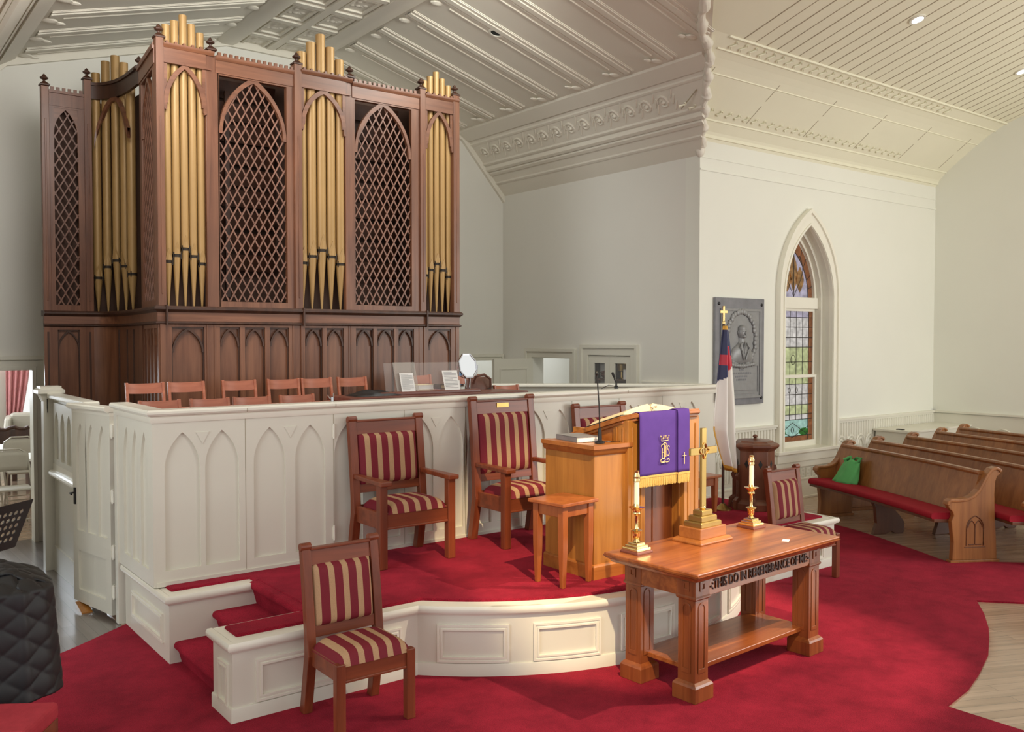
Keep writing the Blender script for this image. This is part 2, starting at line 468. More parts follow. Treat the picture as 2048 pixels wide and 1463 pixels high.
def rect_ring(mb, x0, x1, z0, z1, w, d0, d1, axis='y'):
    mb.ring([(x0, z0), (x0, z1), (x1, z1), (x1, z0)], [(x0 + w, z0 + w), (x0 + w, z1 - w), (x1 - w, z1 - w), (x1 - w, z0 + w)], d0, d1, axis)
    return mb

def clip_seg(p, d, poly):
    """parameter interval of the line p+t*d inside a convex polygon"""
    lo, hi = -1e9, 1e9
    n = len(poly)
    area2 = sum(poly[i][0] * poly[(i + 1) % n][1] - poly[(i + 1) % n][0] * poly[i][1] for i in range(n))
    sgn = 1 if area2 > 0 else -1
    for i in range(n):
        a = poly[i]; b = poly[(i + 1) % n]
        nx, nz = -(b[1] - a[1]) * sgn, (b[0] - a[0]) * sgn
        den = nx * d[0] + nz * d[1]; num = nx * (p[0] - a[0]) + nz * (p[1] - a[1])
        if abs(den) < 1e-12:
            if num < 0: return None
            continue
        t = -num / den
        if den > 0: lo = max(lo, t)
        else: hi = min(hi, t)
    return (lo, hi) if hi - lo > 0.01 else None

def lattice(mb, poly, sx, slope, w, d0, d1, axis='y'):
    xs = [p[0] for p in poly]; zs = [p[1] for p in poly]
    x0, x1, z0 = min(xs), max(xs), min(zs); H = max(zs) - z0
    L = sqrt(1 + slope * slope)
    for s, da, db in ((1, d0, (d0 + d1) / 2), (-1, (d0 + d1) / 2, d1)):
        d = (s / L, slope / L)
        run = H / slope
        k0 = x0 - (run if s > 0 else 0) - sx
        k = 0
        while k0 + k * sx < x1 + (run if s < 0 else 0) + sx:
            p = (k0 + k * sx, z0); k += 1
            r = clip_seg(p, d, poly)
            if not r: continue
            a = (p[0] + d[0] * r[0], p[1] + d[1] * r[0]); b = (p[0] + d[0] * r[1], p[1] + d[1] * r[1])
            nx, nz = -d[1] * w / 2, d[0] * w / 2
            mb.prism([(a[0] - nx, a[1] - nz), (b[0] - nx, b[1] - nz), (b[0] + nx, b[1] + nz), (a[0] + nx, a[1] + nz)], da, db, axis)
    return mb

def text_mesh(txt, size, extrude, name, mat, parent, xscale=1.0, offset=0.0):
    cu = bpy.data.curves.new(name, 'FONT'); cu.body = txt; cu.size = size; cu.extrude = extrude; cu.offset = offset
    cu.align_x = 'CENTER'; cu.align_y = 'CENTER'; cu.resolution_u = 3
    t = bpy.data.objects.new(name + '_tmp', cu); COL.objects.link(t)
    bpy.context.view_layer.update()
    me = bpy.data.meshes.new_from_object(t.evaluated_get(bpy.context.evaluated_depsgraph_get()))
    bpy.data.objects.remove(t, do_unlink=True)
    me.transform(Matrix.Diagonal((xscale, 1, 1, 1)))
    me.materials.clear(); me.materials.append(M[mat])
    o = bpy.data.objects.new(name, me); COL.objects.link(o)
    if parent is not None: o.parent = parent
    return o

def sweep(mb, prof, path, closed=False):
    """moulding profile [(out, z)] swept along a plan polyline [(x,y)], 'out' to the right of travel"""
    n = len(path); secs = []
    for i in range(n):
        p = Vector(path[i])
        if closed:
            a = (p - Vector(path[i - 1])).normalized(); b = (Vector(path[(i + 1) % n]) - p).normalized()
        else:
            a = (p - Vector(path[max(i - 1, 0)])) if i else (Vector(path[1]) - p)
            b = (Vector(path[min(i + 1, n - 1)]) - p) if i < n - 1 else a
            a = a.normalized(); b = b.normalized()
        na = Vector((a.y, -a.x)); nb = Vector((b.y, -b.x)); m = (na + nb)
        m = m / max(0.3, m.dot(na)) if m.length > 1e-6 else na
        secs.append([(p.x + m.x * o, p.y + m.y * o, z) for o, z in prof])
    if closed: secs.append(secs[0])
    mb.loft(secs, cap=not closed)
    return mb

# ================================================================== THE ROOM
YB, XW, YN, XR = 11.0, 8.25, 7.13, 13.7      # back wall, chancel side wall, nave front wall, nave right wall
CX = 4.55                                    # middle of the chancel vault

# ---- floors
mb = MB()
mb.prism([(-6, -8), (14.2, -8), (14.2, 7.4), (1.72, 7.4), (1.72, 6.95), (-6, 6.95)], -0.12, 0.0, 'z')
floor_o = struct(mb.build('floor', 'floor'))
mb = MB()
mb.hexa([(-3, 6.93, -0.3), (1.9, 6.93, -0.3), (1.9, 11.2, -0.3), (-3, 11.2, -0.3)],
        [(-3, 6.93, 0.0), (1.9, 6.93, 0.0), (1.9, 11.2, -0.12), (-3, 11.2, -0.12)])
mb.box(1.9, 8.3, 7.4, 11.2, -0.3, -0.02)
mb.box(-6, 1.72, 5.2, 6.94, -0.1, 0.003)
struct(mb.build('floor_aisle', 'aislefloor'))

# ---- red carpet on the floor
cp = [(-3.5, -4), (4.9, -4), (5.08, 1.6), (5.06, 2.53), (5.42, 2.58), (5.72, 2.66), (6.13, 2.79), (6.45, 2.93), (6.68, 3.04), (7.0, 3.22), (7.32, 3.43),
      (7.58, 3.15), (9.4, 1.3), (10.3, 1.5), (9.0, 3.45), (8.92, 3.74), (8.40, 4.24), (8.56, 4.55), (8.70, 4.86), (8.86, 5.2), (8.98, 5.5), (9.06, 5.8), (9.1, 6.1), (9.0, 6.35), (7.35, 6.35), (7.35, 6.2), (1.78, 6.2), (1.78, 6.97),
      (1.33, 6.62), (0.7, 6.2), (-0.3, 5.8), (-3.5, 5.2)]
mb = MB(); mb.prism(cp, 0.0, 0.014, 'z')
tag(mb.build('carpet', 'carpet'), 'deep red carpet spread over the floor in front of the platform', 'carpet')

# ---- walls
def wall(name, boxes, mat):
    mb = MB()
    for b in boxes: mb.box(*b)
    return struct(mb.build(name, mat))
dl0, dl1, dlz = 0.75, 1.83, 1.78             # left doorway in the back wall
dr0, dr1, drz = 7.30, 8.16, 1.80             # right doorway in the back wall
wall('wall_back', [(-1.5, dl0, YB, YB + .15, -.3, 6.3), (dl0, dl1, YB, YB + .15, dlz, 6.3), (dl1, dr0, YB, YB + .15, -.3, 6.3),
                   (dr0, dr1, YB, YB + .15, drz, 6.3), (dr1, 9.0, YB, YB + .15, -.3, 6.3)], 'wall_chancel')
sd0, sd1, sdz = 9.43, 10.27, 1.84            # side doorway
cb0, cb1, cbz = 8.25, 9.05, 1.89             # wall cupboard
wall('wall_side', [(XW, XW + .2, YN + .05, cb0, -.3, 4.62), (XW, XW + .2, cb0, cb1, cbz, 4.62), (XW, XW + .2, cb0, cb1, -.3, 1.3), (XW, XW + .2, cb1, sd0, -.3, 4.62),
                   (XW, XW + .2, sd0, sd1, sdz, 4.62), (XW, XW + .2, sd1, YB, -.3, 4.62)], 'wall_chancel')
wall('wall_left', [(0.65, 0.85, YN, YB, -.3, 4.62)], 'wall_chancel')
wall('wall_nave_left', [(-6.2, 0.85, YN, YN + .2, -.2, 4.62)], 'wall')
mb = MB()
mb.box(XW - .001, 9.6, YN, YN + .22, -.1, 4.62); mb.box(11.2, XR + .2, YN, YN + .22, -.1, 4.62)
arch_plate(mb, 9.6, 11.2, .3, 4.62, 10.385, .58, .60, 2.64, 1.03, YN, YN + .22, n=14)
mb.box(9.6, 11.2, YN, YN + .22, -.1, .3)
struct(mb.build('wall_front', 'wall'))
wall('wall_right', [(XR, XR + .2, 0.0, YN + .2, -.1, 9.0)], 'wall')
# the small rooms seen through the doorways
wall('wall_passage', [(7.0, 9.6, 12.3, 12.4, -.3, 2.6), (9.5, 9.6, 9.0, 12.3, -.3, 2.6), (8.45, 9.6, 8.95, 9.05, -.3, 2.6)], 'wall_chancel')

# ---- chancel vault
DC, ZC0, ZC1, SL = 0.75, 4.27, 5.10, 0.283
ZF = 5.78; DF = DC + (ZF - ZC1) / SL         # flat strip
NS, DN = 0.29, 0.84                          # nave slope, nave cove depth
ZN0, ZN1 = 4.45, 5.13
YF = YN - 1.05 - (ZF - 5.235) / NS             # where the nave slope meets the flat strip
XL = 2 * CX - XW
mb = MB()
for s in (1, -1):
    X = lambda d: CX + s * (XW - CX - d)
    mb.add([(X(0), YB, ZC0), (X(0), YN, ZC0), (X(DC), YN - .78, ZC1), (X(DC), YB, ZC1)], [(0, 1, 2, 3)])
    mb.add([(X(DC), YB, ZC1), (X(DC), YN - .78, ZC1), (X(DF), YF, ZF), (X(DF), YB, ZF)], [(0, 1, 2, 3)])
mb.add([(XW - DF, YB, ZF), (XW - DF, YF, ZF), (XL + DF, YF, ZF), (XL + DF, YB, ZF)], [(0, 1, 2, 3)])
ceil = struct(mb.build('ceiling', 'tin', fix=False))
mb = MB()
for s in (1, -1):
    def slab(d0, z0, d1, z1, y0, y1, t):
        X = lambda d: CX + s * (XW - CX - d)
        mb.prism([(X(d0), z0), (X(d1), z1), (X(d1), z1 - t), (X(d0), z0 - t)], y0, y1, 'y')
    zs = lambda d: ZC1 + (d - DC) * SL
    zc = lambda d: ZC0 + (ZC1 - ZC0) * d / DC
    # rib along the edge of the flat strip and along the cove head
    X = lambda d: CX + s * (XW - CX - d)
    xr = X(DF)
    mb.prism([(xr - .13, ZF + .03), (xr + .13, ZF + .03), (xr + .13, ZF - .035), (xr + .07, ZF - .075), (xr - .07, ZF - .075), (xr - .13, ZF - .035)], YF + .05, YB, 'y')
    mb.prism([(X(DC + .10), zs(DC + .10) + .02), (X(DC + .10), zs(DC + .10) - .03), (X(DC), ZC1 - .065), (X(DC - .07), zc(DC - .07) - .03), (X(DC - .07), zc(DC - .07) + .03)], YN - DC, YB, 'y')
    y = 10.72
    while y > YF + .4:
        yy = y
        lo = DC + .16; hi = DF - .16
        # stop at the valley
        if yy < YN - DC:
            lo = max(lo, DC + (NS * (YN - DN - yy)) / SL + .15)
        if hi - lo > .2:
            for k, (wy, t) in enumerate(((.012, .016), (.035, .024), (.012, .016))):
                yk = yy + (-.075, 0, .075)[k]
                slab(lo, zs(lo), hi, zs(hi), yk - wy, yk + wy, t)
            slab(lo, zs(lo), hi, zs(hi), yy - .10, yy + .10, .007)
            slab(lo + .14, zs(lo + .14), hi - .2, zs(hi - .2), yy + .15, yy + .165, .014)
            # leaf bosses at both ends
            for dd in (lo + .02, hi - .06):
                mb.ball((X(dd), yy + .19, zs(dd) - .005), .055, 8, 5, 1.5, 1, .45)
                mb.ball((X(dd + (.1 if dd < 2 else -.1)), yy + .23, zs(dd) - .005), .035, 8, 5, 1.6, 1, .5)
        y -= 0.66
    # cove mouldings
    for d, t, w in ((.28, .035, .018), (.335, .05, .02), (.39, .025, .012), (.16, .02, .012), (.62, .02, .012)):
        nx, nz = -ZC1 + ZC0, -DC
        mb.prism([(X(d - w), zc(d - w) + .01), (X(d - w), zc(d - w) - t * .6), (X(d + w), zc(d + w) - t), (X(d + w), zc(d + w) + .01)], YN - d, YB, 'y')
struct(mb.build('trim_ceiling_ribs', 'tin', smooth=True, parent=ceil))
# scroll frieze in the cove
mb = MB()
s = 1
X = lambda d: XW - d
zc = lambda d: ZC0 + (ZC1 - ZC0) * d / DC
y = 10.75; k = 0
while y > YN + .1:
    c = .51; pts = []
    for i in range(15):
        a = i / 14 * 2 * pi * 1.25; r = .085 * (1 - i / 22)
        dd = c + r * sin(a) * .72; pts.append((X(dd), y + r * cos(a), zc(dd) - .008))
    mb.tube(pts, .014, 5)
    mb.ball((X(c), y, zc(c) - .01), .03, 7, 5, .8, 1, .8)
    for q in (-1, 0, 1):
        dd = c + q * .05
        mb.tube([(X(dd - .03), y - .12, zc(dd - .03) - .005), (X(dd), y - .15, zc(dd) - .012), (X(dd + .04), y - .19, zc(dd + .04) - .005)], .012, 5)
    y -= .27; k += 1
struct(mb.build('trim_cove_frieze', 'tin', smooth=True, parent=ceil))
# coffers on the flat strip
mb = MB()
fx0, fx1 = XL + DF + .14, XW - DF - .14
mb.box((fx0 + fx1) / 2 - .05, (fx0 + fx1) / 2 + .05, YF + .1, YB, ZF - .035, ZF + .02)
y = 10.55; cells = []
while y > YF + .5:
    mb.box(fx0, fx1, y - .045, y + .045, ZF - .03, ZF + .02)
    for c in (0, 1):
        x0 = fx0 + .03 if c == 0 else (fx0 + fx1) / 2 + .08; x1 = (fx0 + fx1) / 2 - .08 if c == 0 else fx1 - .03
        mb.ring([(x0, y + .08), (x0, y + .5), (x1, y + .5), (x1, y + .08)], [(x0 + .03, y + .11), (x0 + .03, y + .47), (x1 - .03, y + .47), (x1 - .03, y + .11)], ZF - .022, ZF + .01, 'z')
        for q in range(9):
            a = q * 2.4; mb.ball(((x0 + x1) / 2 + .12 * cos(a) * (q % 3 + 1) / 2.2, y + .29 + .1 * sin(a) * (q % 3 + 1) / 2.4, ZF), .035, 7, 4, 1, 1, .3)
    y -= .62
struct(mb.build('trim_coffers', 'tin', smooth=True, parent=ceil))

# ---- nave ceiling: cove and board slope
ysl = lambda z: YN - DN - (z - ZN1) / NS
mb = MB()
prof = [(0, ZN0), (.06, 4.55), (.17, 4.66), (.45, 4.87), (.70, 5.05), (.78, ZC1), (DN, ZN1), (1.05, 5.235)]
def gx(e, z): return max(XW - e, XW - DC) if z <= ZC1 else XW - (DC + (z - ZC1) / SL)       # groin in plan
secs = []
for e, z in prof: secs.append((e, z))
for (e0, z0), (e1, z1) in zip(secs[:-1], secs[1:]):
    mb.add([(gx(e0, z0), YN - e0, z0), (XR, YN - e0, z0), (XR, YN - e1, z1), (gx(e1, z1), YN - e1, z1)], [(0, 1, 2, 3)])
    mb.add([(XL - (gx(e0, z0) - XW), YN - e0, z0), (-6, YN - e0, z0), (-6, YN - e1, z1), (XL - (gx(e1, z1) - XW), YN - e1, z1)], [(0, 1, 2, 3)])
e1, z1 = prof[-1]
def nz(y): return z1 + NS * ((YN - e1) - y)
yR = 0.6
def val(z): return XW - (DC + (z - ZC1) / SL)   # chancel valley x for height z
mb.add([(gx(e1, z1), YN - e1, z1), (XR, YN - e1, z1), (XR, yR, nz(yR)), (XW - DF, yR, nz(yR)), (XW - DF, YF, ZF)], [(0, 1, 2, 3, 4)])
mb.add([(XL - (gx(e1, z1) - XW), YN - e1, z1), (-6, YN - e1, z1), (-6, yR, nz(yR)), (XL + DF, yR, nz(yR)), (XL + DF, YF, ZF)], [(0, 1, 2, 3, 4)])
mb.add([(XW - DF, YF, ZF), (XW - DF, yR, nz(yR)), (XL + DF, yR, nz(yR)), (XL + DF, YF, ZF)], [(0, 1, 2, 3)])
mb.add([(-6, yR, nz(yR)), (XR, yR, nz(yR)), (XR, -1.5, nz(yR)), (-6, -1.5, nz(yR))], [(0, 1, 2, 3)])
nceil = struct(mb.build('ceiling_nave', 'tin_nave', fix=False))
# joints between the boards
mb = MB(); i = 0
x = XW - .55
rr = random.Random(3)
while x < XR - .02:
    big = i % 2 == 0
    w = .007 if big else .003 + .004 * rr.random()
    ya = YN - DN + (-.02 if big else -.05); yb = 1.2
    za = prof[-2][1] if False else None
    def pz(y):
        e = YN - y
        for (a, b), (c, d) in zip(prof[:-1], prof[1:]):
            if a <= e <= c: return b + (d - b) * (e - a) / (c - a)
        return nz(y)
    yv = YN - 1.06
    mb.prism([(yv, nz(yv) - .003), (yb, nz(yb) - .003), (yb, nz(yb) + .01), (yv, nz(yv) + .01)], x - w, x + w, 'x')
    if big and (i // 2) % 3 == 0:
        for a, c in ((.2, .42), (.48, .68)):
            ya, yc = YN - a, YN - c
            mb.prism([(ya, pz(ya) - .003), (yc, pz(yc) - .003), (yc, pz(yc) + .01), (ya, pz(ya) + .01)], x - .004, x + .004, 'x')
    x += .19; i += 1
struct(mb.build('trim_board_joints', 'groove', parent=nceil))
# mouldings of the nave cove
mb = MB()
for e, z, w, t in ((1.04, 5.228, .014, .014), (.88, 5.148, .010, .009), (.62, 4.992, .008, .006), (.16, 4.648, .009, .008), (.03, 4.50, .014, .018)):
    mb.box(XW - min(e, DC) - .01, XR, YN - e - w, YN - e + w, z - t, z + .02)
x = XW - .6
while x < 12.2:
    for e, z, a in ((.95, 5.17, .07), (.24, 4.70, .06)):
        pts = [(x + .03 * sin(q * 1.57), YN - e - a + q * a / 3, z + (a - q * a / 3) * .5 - .004) for q in range(5)]
        mb.tube(pts, .009, 5)
    x += .16
struct(mb.build('trim_nave_cove', 'tin_nave', smooth=True, parent=nceil))
mb = MB(); mb.box(XW, XR, YN - .012, YN, 4.10, 4.122); mb.box(XW, XR, YN - .007, YN, 4.25, 4.262)
struct(mb.build('trim_wall_bead', 'wall', bevel=.004))
# carved rope moulding down the groin between chancel and nave
mb = MB()
path = []
def yv_(z):
    for (ea, za), (eb, zb) in zip(prof[:-1], prof[1:]):
        if za <= z <= zb: return YN - (ea + (eb - ea) * (z - za) / (zb - za))
    return YN - 1.05 - (z - 5.235) / NS
for i in range(15):
    d = DC * i / 14; path.append((XW - d, YN - d, ZC0 + .12 + (ZC1 - ZC0 - .12) * i / 14))
for i in range(1, 25):
    z = ZC1 + (ZF - ZC1) * i / 24; path.append((val(z), yv_(z), z))
dense = []
for a, b in zip(path[:-1], path[1:]):
    for q in range(3): dense.append(tuple(Vector(a).lerp(Vector(b), q / 3)))
rs = [.045 + .011 * sin(i * .8) + .006 * sin(i * 2.1) for i in range(len(dense))]
dense = [(p[0] + .016 * sin(i * .8), p[1] - .015, p[2] - .02) for i, p in enumerate(dense)]
mb.tube(dense, rs, 10)
mb.ball((XW - .0, YN, ZC0 + .07), .06, 10, 7, 1, 1, 1.6)
struct(mb.build('trim_groin', 'tin', smooth=True, parent=nceil))

# back wall edge moulding under the vault
mb = MB()
pr = [(XL + .0, ZC0), (XL + DC, ZC1), (XL + DF, ZF), (XW - DF, ZF), (XW - DC, ZC1), (XW, ZC0)]
lo = [(XL + .0, ZC0 - .10), (XL + DC + .02, ZC1 - .085), (XL + DF + .01, ZF - .085), (XW - DF - .01, ZF - .085), (XW - DC - .02, ZC1 - .085), (XW, ZC0 - .10)]
mb.ring(pr, lo, YB - .05, YB + .02, 'y', closed=False)
struct(mb.build('trim_back_wall', 'tin'))

# downlights
def downlight(loc, nrm, lit, label):
    t = thing('ceiling_downlight', label, 'ceiling light', loc)
    t.rotation_euler = Vector(nrm).to_track_quat('-Z', 'Y').to_euler()
    mb = MB(); mb.ring([(.085 * cos(a * pi / 12), .085 * sin(a * pi / 12)) for a in range(24)], [(.06 * cos(a * pi / 12), .06 * sin(a * pi / 12)) for a in range(24)], -.012, .01, 'z')
    mb.build('trim_ring', 'white' if lit else 'tin', t)
    mb = MB(); mb.lathe([(.06, -.004), (.03, -.004 if lit else .03), (.001, -.004 if lit else .03)], 20)
    mb.build('lamp_face', 'lamp' if lit else 'darkhole', t)
    return t
def on_nave(x, y): return (x, y, nz(y) - .004)
nn = (0, -NS, -1)
downlight(on_nave(9.35, 5.09), nn, True, 'lit recessed downlight shining in the board ceiling, the one nearer the chancel')
downlight(on_nave(12.09, 5.2), nn, True, 'lit recessed downlight cut by the edge of the photo above the pews')
downlight((6.013, 8.142, ZC1 + SL * (XW - DC - 6.013) - .012), (-SL, 0, -1), False, 'dark unlit recessed can light in the pressed tin vault above the organ')

# ---- stained glass window with its casing
cxw, hwo = 10.385, .53
mb = MB()
o = arch_loop(cxw, hwo + .115, .64, 2.70, 1.10, 16); i_ = arch_loop(cxw, hwo, .64, 2.62, .98, 16)
mb.ring(o, i_, YN - .05, YN + .02, 'y', closed=False)
o2 = arch_loop(cxw, hwo + .135, .64, 2.70, 1.125, 16); i2 = arch_loop(cxw, hwo + .095, .64, 2.69, 1.08, 16)
mb.ring(o2, i2, YN - .075, YN, 'y', closed=False)
i3 = arch_loop(cxw, hwo + .035, .64, 2.63, 1.005, 16)
mb.ring(i3, arch_loop(cxw, hwo + .006, .64, 2.62, .985, 16), YN - .062, YN - .02, 'y', closed=False)
w1 = struct(mb.build('window_1', 'whitecap', fix=False))
mb = MB()   # reveal steps
for q, (dw, ya, yb) in enumerate(((.0, YN, YN + .22), (.045, YN + .10, YN + .22))):
    mb = MB()
    a = arch_loop(cxw, hwo + .065, .62, 2.62, 1.05, 16); b = arch_loop(cxw, hwo - dw - .006, .62, 2.62, .98 - dw * 1.2, 16)
    mb.ring(a, b, ya + .004, yb, 'y', closed=False)
    struct(mb.build('reveal', 'white', w1))
mb = MB()
mb.box(cxw - hwo - .16, cxw + hwo + .16, YN - .09, YN + .2, .615, .66)
mb.box(cxw - hwo - .13, cxw + hwo + .13, YN - .05, YN + .0, .50, .615)
mb.box(cxw - hwo - .13, cxw + hwo + .13, YN - .035, YN + .0, .42, .50)
struct(mb.build('sill', 'whitecap', w1, bevel=.006))
yg = YN + .20
mb = MB()
hs = hwo - .05
arch_ = arch_loop(cxw, hs, 2.64, 2.66, .90, 14); in_ = arch_loop(cxw, hs - .05, 2.64, 2.66, .83, 14)
mb.ring(arch_, in_, yg - .03, yg + .03, 'y', closed=False)
struct(mb.build('arched_light_frame', 'whitecap', w1)); mb = MB()
mb.box(cxw - hs, cxw + hs, yg - .05, yg + .03, 2.52, 2.67)
struct(mb.build('transom', 'whitecap', w1, bevel=.004)); mb = MB()
rect_ring(mb, cxw - hs, cxw + hs, 1.585, 2.53, .045, yg - .005, yg + .04)   # upper sash
struct(mb.build('upper_sash', 'whitecap', w1)); mb = MB()
mb.ring([(cxw - hs, .66), (cxw - hs, 1.625), (cxw + hs, 1.625), (cxw + hs, .66)], [(cxw - hs + .045, .735), (cxw - hs + .045, 1.59), (cxw + hs - .045, 1.59), (cxw + hs - .045, .735)], yg - .04, yg - .005, 'y')
struct(mb.build('lower_sash', 'whitecap', w1))
# glass: panes grouped by colour, each a thin leaded sheet
def sheet(name, polys, mat):
    mb = MB()
    for p in polys: mb.prism(p, yg + .010, yg + .016, 'y')
    struct(mb.build(name, mat, w1))
gx0, gx1 = cxw - hs + .045, cxw + hs - .045
bw = .085; ix0, ix1 = gx0 + bw, gx1 - bw
def R4(a, b, c, d): return [(a, c), (b, c), (b, d), (a, d)]
sheet('glass_border', [R4(gx0 - .04, ix0, .70, 1.60), R4(ix1, gx1 + .04, .70, 1.60), R4(ix0, ix1, .70, .80), R4(gx0 - .02, ix0, 1.60, 2.52), R4(ix1, gx1 + .02, 1.60, 2.52)], 'g_brown')
sheet('glass_field', [R4(ix0, ix1, 2.0, 2.40), R4(ix0, ix1, 1.22, 1.50), R4(ix0, ix1, 1.02, 1.09)], 'g_clear')
sheet('glass_top_band', [R4(ix0, ix1, 2.40, 2.49)], 'g_lilac')
sheet('glass_lime', [R4(ix0, ix1, 1.60, 2.0), R4(ix0, ix1, 1.50, 1.60), R4(ix0, ix1, 1.09, 1.22)], 'g_lime')
mid = (ix0 + ix1) / 2
sheet('glass_aqua', [R4(ix0, ix1, .80, 1.02)], 'g_aqua')
mb = MB()
for cxx in (ix0 + .095, ix1 - .095): mb.prism([(cxx + .105 * cos(a * pi / 10), .85 + .052 * sin(a * pi / 10)) for a in range(20)], yg + .003, yg + .008, 'y')
struct(mb.build('glass_leaf', 'g_green', w1))
hA = hs - .055
AL = arch(cxw, hA, 2.67, .80, 12)
AI = arch(cxw, hA - .10, 2.67, .62, 12)
mb = MB(); mb.ring(AL, AI, yg + .010, yg + .016, 'y', closed=False); struct(mb.build('glass_head_border', 'g_brown', w1))
sheet('glass_head', [AI], 'g_lilac')
mb = MB()
for q in (-1, 0, 1):
    hh = .50 if q == 0 else .34
    pts = [(cxw + q * .14 + .085 * sin(pi * t) * (1 if k else -1), 2.74 + hh * t) for k in (0, 1) for t in ([i / 8 for i in range(9)] if not k else [i / 8 for i in range(7, 0, -1)])]
    mb.prism(pts, yg + .004, yg + .012, 'y')
struct(mb.build('glass_tulip', 'g_amber', w1))
mb = MB()   # lead cames
def lead(a, b, r=.005): mb.tube([(a[0], yg + .006, a[1]), (b[0], yg + .006, b[1])], r, 4)
for k in range(1, 5):
    x = ix0 + (ix1 - ix0) * k / 5
    lead((x, 1.02), (x, 1.59)); lead((x, 1.63), (x, 2.49))
for x in (ix0, ix1): lead((x, .735), (x, 1.59)); lead((x, 1.63), (x, 2.49))
for z in (.80, 1.02, 1.09, 1.22, 1.36, 1.50, 1.80, 2.0, 2.13, 2.27, 2.40): lead((gx0, z), (gx1, z))
lead((ix0, .92), (mid, .78)); lead((ix1, .92), (mid, .78)); lead((ix0, .80), (mid, .98)); lead((ix1, .80), (mid, .98))
for cxx, cz, r in ((mid, 1.83, .05), (mid - .08, 1.42, .025), (mid + .08, 1.42, .025), (mid, .88, .03)):
    mb.tube([(cxx + r * cos(a * pi / 6), yg + .004, cz + 1.3 * r * sin(a * pi / 6)) for a in range(13)], .005, 4)
mb.tube([(p[0], yg + .006, p[1]) for p in AI], .006, 4)
lead((cxw, 2.67), (cxw, 3.44), .007)
for s in (-1, 1):
    mb.tube([(cxw + s * .12 * sin(pi * t / 1.2) * (1 + t), yg + .004, 2.68 + .55 * t) for t in [i / 8 for i in range(9)]], .005, 4)
    for t in (.2, .4, .6, .8):
        n_ = len(AL) // 2; k = int(n_ * t)
        a = AL[k] if s < 0 else AL[-1 - k]; b = AI[k] if s < 0 else AI[-1 - k]
        lead(a, b)
struct(mb.build('leading', 'lead', w1))

# ---- embossed wainscot, chair rail and baseboards
def wains(name, x0, x1):
    mb = MB()
    mb.box(x0, x1, YN - .012, YN, .30, .97)
    mb.box(x0, x1, YN - .035, YN, .955, .985); mb.box(x0, x1, YN - .055, YN, .985, 1.012)
    x = x0 + .03
    while x < x1 - .02:
        mb.tube([(x, YN - .012, .955), (x, YN - .012, .72)], .018, 6); x += .062
    x = x0 + .14
    while x < x1 - .06:
        for r in (.105, .07):
            mb.tube([(x + r * cos(a * pi / 10), YN - .014, .62 + 1.35 * r * sin(a * pi / 10)) for a in range(11)] , .019, 6)
            mb.tube([(x - r, YN - .014, .62), (x - r * .9, YN - .014, .34)], .012, 5); mb.tube([(x + r, YN - .014, .62), (x + r * .9, YN - .014, .34)], .012, 5)
        mb.ball((x, YN - .012, .60), .045, 8, 6, .8, .5, 1.6)
        for q in (-1, 1): mb.ball((x + q * .04, YN - .012, .45), .03, 8, 5, .8, .5, 2.0)
        x += .24
    return struct(mb.build(name, 'white', smooth=True))
wains('trim_1', XW + .02, cxw - hwo - .13)
wains('trim_2', cxw + hwo + .13, XR)
mb = MB()
for x0, x1 in ((cxw - hwo - .13, cxw + hwo + .13),):
    mb.box(x0, x1, YN - .012, YN, .25, .44)
    x = x0 + .05
    while x < x1:
        mb.box(x - .05, x + .05, YN - .022, YN, .27, .40)
        for q in range(3): mb.ball((x + rr.uniform(-.03, .03), YN - .022, .29 + q * .045), .022, 6, 5, 1, .5, 1)
        x += .13
struct(mb.build('trim_3', 'white', smooth=True))
mb = MB(); mb.box(XW, XR, YN - .03, YN, 0, .25); mb.box(XW, XR, YN - .04, YN, .25, .275); mb.box(XW, XR, YN - .045, YN, 0, .03)
struct(mb.build('baseboard_front', 'whitecap', bevel=.004))
# right wall wainscot
mb = MB()
mb.box(XR - .012, XR, 0.0, YN, .30, .97); mb.box(XR - .05, XR, 0.0, YN, .985, 1.012); mb.box(XR - .03, XR, 0, YN, 0, .28)
y = YN - .25
while y > .3:
    for r in (.17, .12): mb.tube([(XR - .012, y + r * cos(a * pi / 10), .62 + r * sin(a * pi / 10)) for a in range(11)], .012, 5)
    y -= .4
struct(mb.build('trim_4', 'white', smooth=True))
# white ledge at the window wall end behind the pews
mb = MB(); mb.box(12.0, 13.68, 6.55, 7.08, 0, .80); mb.box(11.96, 13.69, 6.52, 7.1, .80, .83)
struct(mb.build('trim_ledge', 'white', bevel=.004))
# ---- ledge on the chancel side wall and dark box on the parapet end
mb = MB(); mb.box(XW - .06, XW, YN + .01, 8.02, 1.555, 1.585); mb.box(XW - .035, XW, YN + .01, 8.02, 1.50, 1.555)
struct(mb.build('trim_side_ledge', 'whitecap', bevel=.006))

